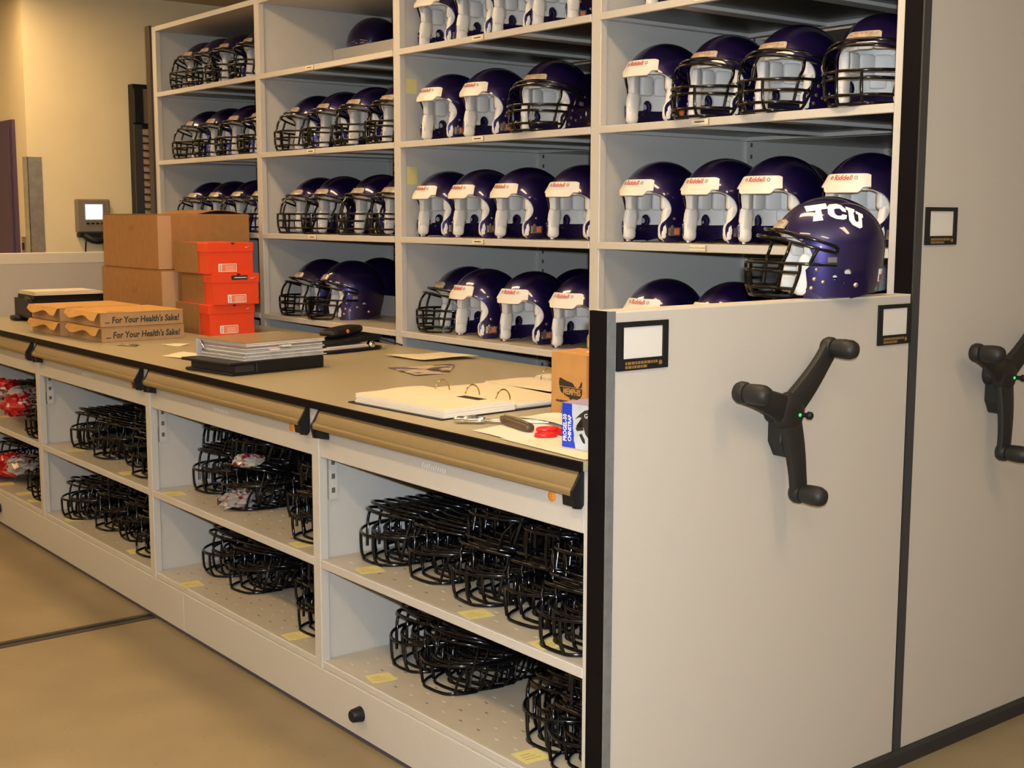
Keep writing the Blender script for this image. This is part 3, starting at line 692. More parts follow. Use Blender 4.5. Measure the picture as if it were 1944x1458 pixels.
def mask_mesh(variant):
    m = MB(); r = 0.0047
    def bar(pts, mirror=False):
        if mirror: pts = list(pts) + [(x, -y, z) for x, y, z in reversed(pts[:-1])]
        P = [p * S for p in crom(pts, 4)]; m.tube(P, r, 6)
    def sym(pts):
        bar(pts); bar([(x, -y, z) for x, y, z in pts])
    bar([(0.012, 0.123, 0.128), (0.058, 0.126, 0.143), (0.108, 0.104, 0.157), (0.146, 0.055, 0.167), (0.156, 0, 0.169)], True)
    bar([(0.008, 0.125, 0.112), (0.060, 0.130, 0.124), (0.118, 0.108, 0.139), (0.163, 0.058, 0.150), (0.175, 0, 0.153)], True)
    sym([(0.012, 0.123, 0.128), (0.006, 0.124, 0.122), (0.008, 0.125, 0.112)])
    bar([(0.008, 0.124, 0.083), (0.070, 0.128, 0.085), (0.140, 0.102, 0.087), (0.188, 0.055, 0.087), (0.205, 0, 0.087)], True)
    sym([(0.096, 0.121, 0.085), (0.097, 0.118, 0.064), (0.107, 0.106, 0.024), (0.112, 0.092, 0.005)])
    if variant < 2: bar([(0.107, 0.106, 0.024), (0.155, 0.087, 0.026), (0.190, 0.05, 0.026), (0.203, 0, 0.026)], True)
    bar([(0.112, 0.092, 0.005), (0.150, 0.078, 0.005), (0.184, 0.05, 0.005), (0.190, 0.02, 0.0045), (0.191, 0, 0.0045)], True)
    if variant != 3: sym([(0.200, 0.034, 0.087), (0.200, 0.034, 0.060), (0.197, 0.034, 0.026), (0.188, 0.034, 0.005)])
    else: sym([(0.150, 0.098, 0.087), (0.168, 0.080, 0.050), (0.172, 0.068, 0.005)])
    sym([(0.118, 0.108, 0.139), (0.126, 0.111, 0.112), (0.134, 0.104, 0.087), (0.142, 0.094, 0.026)])
    if variant >= 2: pass
    elif variant == 0:
        bar([(0.097, 0.118, 0.064), (0.150, 0.098, 0.066), (0.190, 0.055, 0.068), (0.204, 0, 0.068)], True)
        sym([(0.055, 0.129, 0.123), (0.066, 0.130, 0.104), (0.074, 0.128, 0.085)])
    else:
        bar([(0.175, 0, 0.153), (0.196, 0, 0.125), (0.205, 0, 0.087)])
        bar([(0.097, 0.118, 0.055), (0.150, 0.098, 0.058), (0.190, 0.055, 0.058), (0.204, 0, 0.058)], True)
    return m.mesh('face_mask', CAGE, sm=60)
mask_me = [mask_mesh(q) for q in range(4)]
def helmet(loc, rotz, label, masked=False, variant=0, tilt=0.0, group='purple helmets on the tall shelves', sc=1.06, jaws=None):
    t = tag(empty('football_helmet', loc, (0, tilt, rotz)), label, 'helmet', group)
    t.scale = (sc, sc, sc)
    sh = obj('shell', shell_me, t); obj('snap_stud', stud_me, sh)
    ln = obj('liner', liner_me, t); obj('pad_set', pad_me, ln)
    for j in (jaws or jaw_me): obj('jaw_pad', j, t)
    bmp = obj('front_bumper', bump_small if masked else bump_me, t)
    obj('lettering', btxt_me, bmp)
    for rg in bring_me: obj('screw_ring', rg, bmp)
    if masked:
        obj('face_mask', mask_me[variant], t)
        for c in clip_me: obj('mask_clip', c, t)
    else:
        jl = obj('jaw_label', jlab_me, t); obj('badge', jor_me, jl)
    return t
FR = -math.pi / 2      # facing -Y
ORD = ['first', 'second', 'third', 'fourth', 'fifth', 'sixth']
LVN = {'A': 'top visible shelf', 'B': 'second shelf down', 'C': 'third shelf down', 'D': 'fourth shelf down'}
BN = ['rightmost tall bay', 'second tall bay from right', 'third tall bay from right', 'leftmost tall bay']
ROWS = [  # bay, level, [(x, y, masked, rot offset deg)]
    (0, 'A', [(-1.02, 1.32, 0, 4)]),
    (0, 'B', [(-1.10, 1.31, 0, 2), (-0.81, 1.32, 1, 4), (-0.52, 1.32, 1, 2), (-0.215, 1.33, 1, 12)]),
    (0, 'C', [(-1.095, 1.30, 0, 0), (-0.80, 1.30, 0, 1), (-0.555, 1.30, 0, 6), (-0.245, 1.33, 0, 4)]),
    (0, 'D', [(-1.06, 1.29, 0, 4), (-0.76, 1.31, 0, 0), (-0.47, 1.33, 0, 3), (-0.16, 1.34, 0, 2)]),
    (1, 'A', [(-2.38, 1.31, 0, 3), (-2.11, 1.31, 0, 3), (-1.87, 1.31, 0, 5), (-1.62, 1.31, 0, 5), (-1.42, 1.31, 0, 4)]),
    (1, 'B', [(-2.35, 1.30, 0, 2), (-2.06, 1.31, 0, 4), (-1.70, 1.32, 1, 14)]),
    (1, 'C', [(-2.385, 1.30, 0, 0), (-2.125, 1.30, 0, 1), (-1.84, 1.30, 0, 0), (-1.51, 1.30, 0, 8)]),
    (1, 'D', [(-2.355, 1.38, 1, -14), (-2.10, 1.29, 0, -4), (-1.79, 1.29, 0, 8), (-1.47, 1.29, 0, 8)]),
    (2, 'A', []),
    (2, 'B', [(-3.58, 1.36, 1, -6), (-3.32, 1.36, 1, 2), (-3.03, 1.35, 1, 4), (-2.74, 1.35, 1, 2)]),
    (2, 'C', [(-3.58, 1.36, 1, 0), (-3.33, 1.35, 1, 4), (-2.99, 1.35, 1, 0), (-2.73, 1.35, 1, 4)]),
    (2, 'D', [(-3.56, 1.36, 1, -8), (-3.25, 1.34, 1, -18)]),
    (3, 'A', [(-4.84, 1.37, 1, 2), (-4.62, 1.37, 1, 0), (-4.39, 1.37, 1, 4), (-4.10, 1.37, 1, 0)]),
    (3, 'B', [(-4.82, 1.37, 1, -6), (-4.56, 1.37, 1, 0), (-4.29, 1.37, 1, 3), (-4.02, 1.37, 1, 0)]),
    (3, 'C', [(-4.82, 1.37, 1, 0), (-4.55, 1.37, 1, 4), (-4.27, 1.37, 1, 0), (-4.02, 1.37, 1, 2)]),
]
hn = 0
for bay, lv, row in ROWS:
    for i, (x, y, mk, ro) in enumerate(row):
        if len(row) == 1: lab = 'bare purple helmet alone on the %s of %s' % (LVN[lv], BN[bay])
        else: lab = '%s purple helmet, %s from left, %s, %s' % ('caged' if mk else 'bare', ORD[i], LVN[lv], BN[bay])
        helmet((x, y, LEV[lv] + 0.0008), FR + R(ro), lab, bool(mk), hn % 2)
        hn += 1
# helmets turned away at the back of the shelves
for (x, y, lv, lab) in [(-0.84, 1.72, 'C', 'dark helmet at shelf back, peeking between third and fourth bare helmets'),
                        (-1.98, 1.74, 'B', 'dark purple helmet back behind the caged helmet, second tall bay'),
                        (-1.87, 1.60, 'D', 'dark helmet behind the bare ones, fourth shelf, second tall bay'),
                        (-3.62, 1.72, 'A', 'lone dark helmet at back of the top shelf, third tall bay'),
                        (-3.57, 1.70, 'D', 'dark helmet turned away behind two caged helmets, third tall bay')]:
    helmet((x, y, LEV[lv] + 0.0008 + (0.03 if lv == 'A' else 0)), -FR + R(6), lab, False)
    hn += 1
# the lettered helmet on the low end panel
th = math.atan2(-0.786, -0.618)
hl = helmet((-0.012, 0.845, ZP + 0.0005), th, 'glossy purple helmet with white block letters and black cage on low end panel', True, 0, group='display helmet', sc=1.0, jaws=jaw_fwd)
del hl['group']
C0 = (1588.0, 562.0); PXM = 725.0
def dec(cx, cy):  # photo pixels of the letters -> helmet side-view metres
    return ((C0[0] - (1480 + cx / 10.8)) / PXM / S, (C0[1] - (370 + cy / 10.8)) / PXM / S)
LT = [[(568, 222), (968, 162), (980, 268), (850, 288), (848, 408), (864, 500), (668, 526), (690, 415), (738, 405), (742, 308), (580, 335)]]
LC = [[(1340, 285), (1335, 345), (1265, 322), (1225, 268), (1150, 268), (1098, 285), (1105, 370), (1150, 410), (1225, 412), (1255, 382), (1345, 400), (1325, 470), (1270, 490), (1110, 470), (1010, 420), (970, 370), (985, 230), (1030, 185), (1180, 172), (1270, 205)]]
LU = [[(1352, 228), (1530, 285), (1515, 345), (1490, 345), (1498, 500), (1540, 538), (1580, 520), (1590, 388), (1545, 370), (1545, 310), (1695, 385), (1690, 450), (1660, 452), (1648, 640), (1590, 665), (1440, 590), (1380, 500), (1385, 305), (1345, 285)]]
def on_shell(p, q, d_):
    x, z = dec(p, q); z = min(z, 0.248); return Vector((x, side_y(x, z, 0.0006 + d_), z)) * S
rlab = obj('rear_label', side_patch('rear_label', -0.124, -0.112, 0.040, 0.072, 0.001, WHITE), hl)
obj('label_print', side_patch('label_print', -0.122, -0.114, 0.043, 0.058, 0.0022, RED), rlab)
for L_ in (LT, LC, LU):
    obj('letter', poly_mesh(L_, WHITE, 0.0006, on_shell, 3, 'letter'), hl)

# ------------------------------------------------------------------ face guards stacked in the low cabinet
BSH = {0: 'bay beside crank panel', 1: 'second low bay', 2: 'third low bay', 3: 'leftmost low bay'}
def cages(bay, z, cols, where):
    for ci, (x, y0, n, dy, n2, rot) in enumerate(cols):
        for lay, cnt in ((0, n), (1, n2)):
            for i in range(cnt):
                jx, jr = random.uniform(-0.006, 0.006), random.uniform(-3, 3)
                y = y0 + i * dy + (0.03 if lay else 0)
                o = obj('face_guard', mask_me[2 + (ci + lay) % 2 if i % 4 != 2 else 0], None, (x + jx + (0.015 if lay else 0) - 0.012 * i * math.sin(R(rot)), y + 0.20, z + 0.0005 + lay * 0.132 - 0.001 * i), (0, R(-7 if lay else 0), FR + R(rot + jr)))
                tail = '%s row from left, %s, %s' % (ORD[ci], where, BSH[bay])
                if i == 0 and not lay: tag(o, 'frontmost black face guard of ' + tail, 'face guard', 'front face guards of the rows')
                elif lay: tag(o, 'upper-layer black face guard of ' + tail, 'face guard', 'upper layer, ' + tail)
                else: tag(o, 'black face guard nested behind in ' + tail, 'face guard', 'nested behind, ' + tail)
# (x, front y, count, spacing, second-layer count, rotation)
cages(0, HZ1, [(-1.115, 0.100, 9, 0.042, 0, 2), (-0.87, 0.110, 11, 0.042, 0, 3), (-0.60, 0.085, 11, 0.042, 4, -3), (-0.375, 0.085, 11, 0.042, 5, 4), (-0.155, 0.02, 12, 0.043, 5, 2)], 'upper shelf')
cages(0, HZ0, [(-1.04, 0.155, 9, 0.042, 0, 3), (-0.84, 0.125, 9, 0.042, 0, 8), (-0.33, 0.11, 10, 0.042, 0, 2), (-0.155, 0.06, 10, 0.043, 3, 3)], 'bottom shelf')
cages(1, HZ1, [(-2.41, 0.13, 7, 0.042, 6, 4), (-2.08, 0.09, 9, 0.042, 5, 8), (-1.78, 0.20, 8, 0.042, 5, 2), (-1.50, 0.06, 9, 0.042, 4, 4)], 'upper shelf')
cages(1, HZ0, [(-2.36, 0.15, 8, 0.042, 0, -5), (-2.12, 0.13, 8, 0.042, 0, 6), (-1.80, 0.24, 7, 0.042, 0, 2), (-1.52, 0.09, 9, 0.042, 2, 4)], 'bottom shelf')
cages(2, HZ1, [(-3.63, 0.09, 8, 0.042, 0, 5), (-3.33, 0.075, 8, 0.042, 0, 6), (-3.06, 0.12, 7, 0.042, 2, 2), (-2.83, 0.05, 6, 0.042, 0, 3)], 'upper shelf')
cages(2, HZ0, [(-3.65, 0.045, 8, 0.042, 0, 3), (-3.36, 0.08, 8, 0.042, 2, 6), (-3.10, 0.10, 8, 0.042, 2, 2), (-2.82, 0.05, 6, 0.042, 0, 4)], 'bottom shelf')
cages(3, HZ1, [(-4.85, 0.16, 4, 0.042, 0, 5), (-4.22, 0.06, 4, 0.042, 0, 6), (-4.03, 0.02, 4, 0.042, 0, 3)], 'upper shelf')
cages(3, HZ0, [(-4.95, 0.13, 4, 0.042, 0, 5), (-4.36, 0.10, 4, 0.042, 0, 5), (-4.12, 0.06, 5, 0.042, 0, 6)], 'bottom shelf')
# bagged red-and-white hardware among the cages
def bag(loc, sz, material, label, seed):
    rr = random.Random(seed); m = MB(); m.superell((0, 0, sz[2]), sz, 0.8, None, 18, 12)
    m.v = [(x + rr.uniform(-1, 1) * sz[0] * .24, y + rr.uniform(-1, 1) * sz[1] * .24, max(0.0, z + rr.uniform(-1, 1) * sz[2] * .24)) for x, y, z in m.v]
    return tag(m.build('plastic_bag', material, None, sm=8, loc=loc, rot=(0, 0, rr.uniform(0, 3))), label, 'bag')
bag((-4.60, 0.16, HZ1 + 0.06), (0.11, 0.09, 0.055), BAGWHITE, 'large clear bag with red contents, leftmost upper shelf', 1)
bag((-4.70, 0.10, HZ1 + 0.15), (0.07, 0.06, 0.03), BAGRED, 'dark red bag at top of the leftmost upper shelf pile', 9)
bag((-4.40, 0.075, HZ1 + 0.055), (0.075, 0.06, 0.05), BAGRED, 'bright red bag in front of the cages, leftmost upper shelf', 2)
bag((-4.70, 0.12, HZ0 + 0.02), (0.11, 0.09, 0.06), BAGRED, 'large red bag on the leftmost bottom shelf', 3)
bag((-4.52, 0.14, HZ0 + 0.06), (0.09, 0.08, 0.045), BAGWHITE, 'clear bag with red contents on leftmost bottom shelf', 4)
bag((-4.80, 0.06, HZ0 + 0.001), (0.07, 0.05, 0.035), BAGRED, 'small red bag lying low on leftmost bottom shelf', 8)
bag((-2.06, 0.13, HZ1 + 0.003), (0.08, 0.05, 0.030), BAGWHITE, 'crumpled clear bag inside a front cage, second bay upper shelf', 5)
bag((-1.98, 0.13, HZ1 + 0.165), (0.05, 0.036, 0.022), BAGWHITE, 'clear bag with red label on top of cages, second low bay', 6)
bag((-2.86, 0.36, HZ1 + 0.17), (0.07, 0.06, 0.045), BAGRED, 'red bag near the post on third bay upper shelf', 7)

# ------------------------------------------------------------------ things on the worktop
ZC = 1.0142
# big cartons: origin front-right bottom corner region
bx = tag(empty('cardboard_carton', (-3.80, 0.60, ZC), (0, 0, R(1))), 'large brown carton at the bottom of the stack behind the shoe boxes', 'box')
MB().box(-0.74, 0.0, 0.0, 0.49, 0, 0.287).build('body', CARD, bx, bevel=0.004)
MB().box(-0.0006, 0.0012, 0.002, 0.085, 0.004, 0.284).build('tape', TAPE, bx)
for q in range(4): MB().box(-0.36 + q * 0.018, -0.345 + q * 0.018, -0.0007, 0.0002, 0.165 + (q % 2) * 0.012, 0.185 + (q % 2) * 0.012).build('stamp_mark', mat('faded_print', (0.27, 0.13, 0.045), 0.8), bx)
for a, b2 in ((0.0, 0.244), (0.246, 0.49)): MB().box(-0.735, -0.005, a, b2, 0.2872, 0.2905).build('flap', CARD, bx)
bx = tag(empty('cardboard_carton', (-3.835, 0.602, ZC + 0.2915), (0, 0, R(1))), 'large brown carton on top of the stack, one flap lifted', 'box')
MB().box(-0.68, 0.0, 0.0, 0.495, 0, 0.268).build('body', CARD, bx, bevel=0.004)
MB().box(-0.0006, 0.0012, 0.002, 0.07, 0.004, 0.262).build('tape', TAPE, bx)
for q in range(4): MB().box(-0.34 + q * 0.018, -0.325 + q * 0.018, -0.0007, 0.0002, 0.185 + (q % 2) * 0.012, 0.205 + (q % 2) * 0.012).build('stamp_mark', mat('faded_print', (0.27, 0.13, 0.045), 0.8), bx)
MB().box(-0.675, -0.005, 0.0, 0.24, 0.2682, 0.2712).build('flap', CARD, bx)
MB().box(-0.675, -0.005, 0.25, 0.49, 0.2682, 0.2712).build('flap', CARD, bx)
lf = []
for i in range(9):
    u = i / 8; lf.append((0.22 + 0.26 * u, 0.2715 + 0.020 * math.sin(u * math.pi)))
MB().prism(lf + [(p, q - 0.003 if 0 < k < 8 else q) for k, (p, q) in reversed(list(enumerate(lf)))][1:-1], -0.45, -0.02).build('lifted_flap', CARD, bx)
# shoe boxes
def swoosh(parent, y, z, s_):
    P = [(-0.5, 0.06), (-0.38, -0.10), (-0.25, -0.14), (0.5, 0.22), (-0.18, -0.02), (-0.32, 0.0)]
    obj('logo', poly_mesh([[(p * s_, q * s_) for p, q in P]], EMBOSS, 0.0006, lambda p, q, d_: Vector((0.0009 + d_, y + p, z + q)), 0, 'logo'), parent)
def shoebox(x, y, z, label, strip=False, labpos=0.07, L=0.36, rz=0):
    t = tag(empty('shoe_box', (x, y, z), (0, 0, R(rz))), label, 'box', 'orange shoe boxes')
    W_, H = 0.235, 0.143; hl_ = 0.043
    MB().box(-L, -0.003, 0.004, W_ - 0.004, 0.0, H - hl_ + 0.01).build('body', ORANGE, t)
    lid = MB().box(-L - 0.003, 0.0, 0.0, W_, H - hl_, H).build('lid', ORANGE, t, bevel=0.0015)
    MB().box(-L - 0.004, -0.105, -0.0012, -0.0002, H - hl_, H + 0.0004).build('kraft_side', KRAFT, lid)
    MB().box(-L - 0.004, -0.105, -0.0008, 0.0035, 0.0, H - hl_).build('kraft_side', KRAFT, t)
    obj('thumb_notch', poly_mesh([[(W_ * 0.50, H + 0.0003), (W_ * 0.60, H + 0.0003), (W_ * 0.565, H - 0.009), (W_ * 0.535, H - 0.009)]], INK, 0.0006, lambda p, q, d_: Vector((0.0002 + d_, p, q)), 0, 'thumb_notch'), lid)
    swoosh(lid, W_ * 0.86, H - 0.021, 0.026)
    lb = MB().box(-0.0028, -0.0018, labpos, labpos + 0.092, 0.008, 0.046).build('size_label', mat('label_orange_pink', (0.85, 0.22, 0.10), 0.5), t)
    m = MB(); x0 = -0.0018
    for a, b2, c, d_ in ((0, 0.092, 0, 0.0025), (0, 0.092, 0.0355, 0.038), (0, 0.0022, 0, 0.038), (0.0898, 0.092, 0, 0.038), (0.002, 0.018, 0.002, 0.036)): m.box(x0, x0 + 0.0006, labpos + a, labpos + b2, 0.008 + c, 0.008 + d_)
    for q in range(5): m.box(x0, x0 + 0.0006, labpos + 0.035, labpos + 0.082, 0.013 + q * 0.0055, 0.0142 + q * 0.0055)
    m.build('label_border', WHITE, lb)
    m = MB()
    for q in range(7): m.box(x0 + 0.0006, x0 + 0.001, labpos + 0.005, labpos + 0.014, 0.012 + q * 0.0042, 0.0138 + q * 0.0042)
    m.build('barcode', INK, lb)
    if strip:
        s = MB().box(0.0, 0.0012, W_ * 0.40, W_ * 0.74, H - 0.028, H - 0.008).build('black_sticker', INK, lid)
        MB().box(0.0012, 0.0016, W_ * 0.46, W_ * 0.72, H - 0.020, H - 0.016).build('print', EMBOSS, s)
shoebox(-3.385, 0.648, ZC, 'bottom orange shoe box of the three stacked on the counter', labpos=0.055)
shoebox(-3.37, 0.663, ZC + 0.1436, 'middle orange shoe box of the stack, with black sticker on lid', True, 0.075, rz=-2)
shoebox(-3.385, 0.648, ZC + 0.2872, 'top orange shoe box of the three stacked on the counter', labpos=0.055)
# flat takeaway boxes
def takeaway(x, y, z, label, txt):
    t = tag(empty('takeaway_box', (x, y, z), (0, 0, R(1.5))), label, 'box', 'flat takeaway boxes')
    W_, L, H = 0.40, 0.37, 0.066
    MB().box(-L, 0.0, 0.012, W_, 0.0, H - 0.004).build('tray', PIZZA, t, bevel=0.002)
    MB().box(-L, 0.001, 0.0, W_, H - 0.004, H - 0.001).build('lid', PIZZATOP, t)
    # scalloped lid tongue hanging over the -Y end
    n = 24; pts = [(-L, 0.0)]
    for i in range(n + 1):
        u = i / n; pts.append((-L * (1 - u), -0.016 - 0.017 * (0.5 - 0.5 * math.cos(u * math.pi * 2 * 1.5 + 0.6))))
    pts.append((0.0, 0.0)); pts = [(p, q) for p, q in pts]
    obj('lid_tongue', poly_mesh([pts], PIZZATOP, 0.002, lambda p, q, d_: Vector((p, -0.002 + d_ + q * 0.55, H - 0.003 + q)), 0, 'lid_tongue'), t)
    MB().box(-0.035, -0.005, 0.05, 0.12, H - 0.001, H + 0.0004).build('vent', PIZZA, t)
    if txt:
        tm = map_mesh(text_mesh('... For Your Health\'s Sake!', 0.041, 0.0002, GREENINK, shear=0.12, bold=0.0011), lambda c: Vector((0.0006 + c.z, c.x * 0.80 + 0.205, c.y * 0.95 + H / 2 - 0.004)))
        obj('lettering', tm, t)
    return t
takeaway(-3.78, 0.085, ZC, 'lower flat brown takeaway box of the rear pair, scalloped lid', False)
takeaway(-3.78, 0.085, ZC + 0.067, 'upper flat brown takeaway box of the rear pair, scalloped lid', False)
takeaway(-3.375, 0.125, ZC, 'lower flat takeaway box printed with a slogan beside shoe boxes', True)
takeaway(-3.37, 0.12, ZC + 0.067, 'upper flat takeaway box printed with a slogan beside shoe boxes', True)
# black portfolio with papers at far left
t = tag(empty('portfolio_case', (-4.62, 0.24, ZC)), 'black zipped portfolio with loose papers on top at the far counter end', 'portfolio')
MB().box(-0.30, 0.0, 0.0, 0.42, 0.0, 0.14).build('case', VINYL, t, bevel=0.02, segs=2)
for q in range(3): MB().box(-0.27 + q * 0.01, -0.005 - q * 0.01, 0.02, 0.41 - q * 0.03, 0.1405 + q * 0.007, 0.146 + q * 0.007).build('paper_sheaf', PAPER, t)
MB().tube(crom([(0.005, 0.03, 0.09), (0.03, 0.0, 0.10), (0.02, -0.02, 0.12), (-0.05, -0.012, 0.13)], 5), 0.01, 8).build('strap', VINYL, t, sm=50)
o = MB().superell((0, 0, 0.014), (0.05, 0.03, 0.014), 0.5, None, 16, 8).build('computer_mouse', BLACK, None, sm=50, loc=(-4.85, 0.235, ZC))
tag(o, 'small black object lying at the far left counter edge', 'mouse')
# black binder with the thick clear one on top
t = tag(empty('leather_binder', (-1.93, 0.052, ZC), (0, 0, R(8))), 'closed black leather binder under the thick clear binder', 'binder')
MB().box(-0.30, 0.0, 0.0, 0.40, 0.0, 0.010).build('bottom_cover', VINYL, t, bevel=0.003)
MB().box(-0.29, -0.012, 0.02, 0.385, 0.010, 0.036).build('pages', mat('dark_pages', (0.02, 0.018, 0.018), 0.6), t)
MB().box(-0.31, 0.0, -0.01, 0.40, 0.036, 0.046).build('top_cover', VINYL, t, bevel=0.003)
MB().box(-0.012, 0.002, 0.10, 0.40, 0.004, 0.043).build('spine', VINYL, t, bevel=0.004)
t = tag(empty('clear_binder', (-1.965, 0.125, ZC + 0.0465), (0, 0, R(8))), 'thick clear vinyl binder of sheets lying on the black binder', 'binder')
rr = random.Random(3)
for q in range(9):
    z0 = 0.003 + q * 0.0066
    MB().box(-0.285 + rr.uniform(-.006, .006), -0.004 + rr.uniform(-.008, .004), 0.0 + rr.uniform(-.006, .004), 0.345 + rr.uniform(-.006, .004), z0, z0 + 0.0056).build('sheet_bundle', [GREYP, CLEARV, GREYP, PAPERW, GREYP, CLEARV, mat('rose_sheet', (0.40, 0.22, 0.19), 0.5), CLEARV, PAPER][q], t)
MB().box(-0.30, 0.004, -0.012, 0.352, 0.0, 0.0028).build('lower_cover', CLEARV, t)
MB().box(-0.30, 0.004, -0.012, 0.352, 0.0632, 0.0655).build('upper_cover', mat('cover_tan', (0.32, 0.24, 0.13), 0.25), t)
MB().box(-0.300, -0.297, -0.012, 0.352, 0.003, 0.063).build('spine', CLEARV, t)
MB().tube(crom([(-0.285, 0.0, 0.012), (-0.262, -0.004, 0.03), (-0.285, 0.0, 0.052)], 5), 0.006, 8).build('ring', CHROME, t, sm=50)
MB().box(-0.02, 0.006, 0.10, 0.14, 0.030, 0.036).build('index_tab', PINK, t); MB().box(-0.02, 0.007, 0.15, 0.19, 0.041, 0.047).build('index_tab', PAPERW, t)
# pouch with phone
t = tag(empty('document_pouch', (-2.36, 0.66, ZC), (0, 0, R(12))), 'black pouch with pale sheets inside, near the counter back edge', 'pouch')
MB().superell((-0.12, 0.17, 0.008), (0.14, 0.17, 0.008), 0.3).build('lower_flap', VINYL, t, sm=40)
for q in range(3): MB().box(-0.20, 0.005 + q * 0.004, 0.0 + q * 0.01, 0.25 - q * 0.01, 0.016 + q * 0.005, 0.020 + q * 0.005).build('folded_sheet', PINK, t)
MB().superell((-0.12, 0.17, 0.042), (0.13, 0.18, 0.010), 0.3, Matrix.Rotation(R(3), 3, 'X')).build('upper_flap', VINYL, t, sm=40)
MB().superell((0.0, 0.265, 0.022), (0.02, 0.02, 0.018), 1.0).build('chrome_clasp', CHROME, t, sm=60)
MB().tube(crom([(-0.10, 0.33, 0.03), (-0.13, 0.40, 0.035), (-0.06, 0.46, 0.012), (0.0, 0.45, 0.006)], 6), 0.004, 6).build('cord', BLACK, t, sm=50)
t = tag(empty('phone_case', (-2.50, 0.80, ZC + 0.054), (R(4), 0, R(20))), 'brown-black phone case with orange dot on the black pouch', 'phone case')
MB().superell((0, 0.04, 0.02), (0.05, 0.11, 0.018), 0.55).build('case', mat('dark_brown_case', (0.014, 0.010, 0.008), 0.45, spec=0.3), t, sm=50)
MB().lathe([(0.008, 0), (0.008, 0.004)], 10, Matrix.Translation((0.05, 0.02, 0.024)) @ Matrix.Rotation(R(90), 4, 'Y')).build('button', ORANGEDOT, t)
# loose sheets
def sheet(corners, label, material=PAPER, lift=0.0, cat='paper', z=ZC, warp=0.004):
    """corners in order; bilinear patch with gentle curl"""
    n = 6; m = MB(); P = [Vector((a, b2, 0)) for a, b2 in corners]; cx = sum((p for p in P), Vector()) / 4; rr = random.Random(label)
    k1, k2 = rr.uniform(0, 3), rr.uniform(0, 3)
    for i in range(n + 1):
        for j in range(n + 1):
            u, v = i / n, j / n; p = P[0] * (1 - u) * (1 - v) + P[1] * u * (1 - v) + P[2] * u * v + P[3] * (1 - u) * v - cx
            h = warp * (0.5 + 0.5 * math.sin(u * 4 + k1) * math.cos(v * 4 + k2)); m.v.append((p.x, p.y, h + lift * u))
    for i in range(n):
        for j in range(n): a = i * (n + 1) + j; m.f.append((a, a + n + 1, a + n + 2, a + 1))
    me = solid(m.mesh('sheet', material), 0.0008, 1.0); smooth(me, 60)
    o = obj('paper_sheet', me, None, (cx.x, cx.y, z + 0.0006)); return tag(o, label, cat)
sheet([(-2.70, 0.12), (-2.44, 0.165), (-2.55, 0.30), (-2.78, 0.25)], 'cream sheet sticking out left of the black binder')
sheet([(-3.22, 0.14), (-3.13, 0.19), (-3.18, 0.23), (-3.26, 0.18)], 'tiny mottled photo slip in front of takeaway boxes', PHOTO)
sheet([(-3.12, 0.30), (-3.02, 0.34), (-3.07, 0.41), (-3.16, 0.37)], 'tiny cream slip in front of the shoe boxes')
sheet([(-2.90, 0.75), (-2.83, 0.81), (-2.86, 0.86), (-2.93, 0.80)], 'tiny slip on the counter behind the clear binder')
sheet([(-2.16, 0.825), (-1.91, 0.845), (-1.87, 1.075), (-2.14, 1.09)], 'curled cream sheet near the counter back edge', PAPER, 0.006, warp=0.008)
sheet([(-1.82, 0.62), (-1.56, 0.57), (-1.545, 0.70), (-1.75, 0.875)], 'glossy photo print lying in the middle of the counter', PHOTO, cat='photo')
# open ring binders
def open_binder(loc, rz, label, pw, ph, lh, rh, ringx, label_patch=False, side=1):
    """local: x along page height, y across the spread; spine at y = 0"""
    t = tag(empty('open_binder', loc, (0, 0, R(rz))), label, 'binder')
    MB().box(-ph / 2 - 0.012, ph / 2 + 0.012, -pw - 0.015, -0.03, 0, 0.0035).build('left_cover', VINYL, t, bevel=0.001)
    MB().box(-ph / 2 - 0.012, ph / 2 + 0.012, 0.03, pw + 0.02, 0, 0.0035).build('right_cover', VINYL, t, bevel=0.001)
    MB().box(-ph / 2 - 0.012, ph / 2 + 0.012, -0.0295, 0.0295, 0, 0.003).build('spine', VINYL, t)
    def pages(y0, y1, h, nm, inv):
        n = 8
        for lay in range(4):
            m = MB(); zb_, zt_ = 0.0036 + h * lay / 4, 0.0036 + h * (lay + 0.94) / 4
            o1 = random.uniform(-.006, .006); o2 = random.uniform(-.006, .006)
            for i in range(n + 1):
                u = i / n; y = y0 + (y1 - y0) * u + o1 * (u if not inv else 1 - u); e = u if not inv else 1 - u   # e: 0 at spine
                k = 1 + 0.25 * math.sin(min(1, e * 1.6) * math.pi) * 0.5
                for x in (-ph / 2 + o2, ph / 2 + o2):
                    m.v.append((x, y, 0.0036 + (zb_ - 0.0036) * k)); m.v.append((x, y, 0.0036 + (zt_ - 0.0036) * k))
            for i in range(n):
                a = i * 4; b_ = a + 4
                m.f += [(a, a + 2, b_ + 2, b_), (a + 1, b_ + 1, b_ + 3, a + 3), (a, b_, b_ + 1, a + 1), (a + 2, a + 3, b_ + 3, b_ + 2)]
            m.f += [(0, 1, 3, 2), (n * 4, n * 4 + 2, n * 4 + 3, n * 4 + 1)]
            m.build(nm, PAPER if lay == 3 else PAPERW, t, sm=30)
    pages(-pw, -0.006, lh, 'page_bundle', True)
    pages(0.006, pw, rh, 'page_bundle', False)
    for x in ringx:
        pts = [(x, 0.028 * math.cos(a), 0.006 + max(lh, rh) * 0.6 + 0.034 * math.sin(a)) for a in [math.pi * q / 10 for q in range(11)]]
        pts = [(x, 0.028, 0.006)] + pts + [(x, -0.028, 0.006)]
        MB().tube(pts, 0.0022, 6).build('ring', mat('brass_ring', (0.62, 0.50, 0.28), 0.2, 1.0), t, sm=60)
    return t
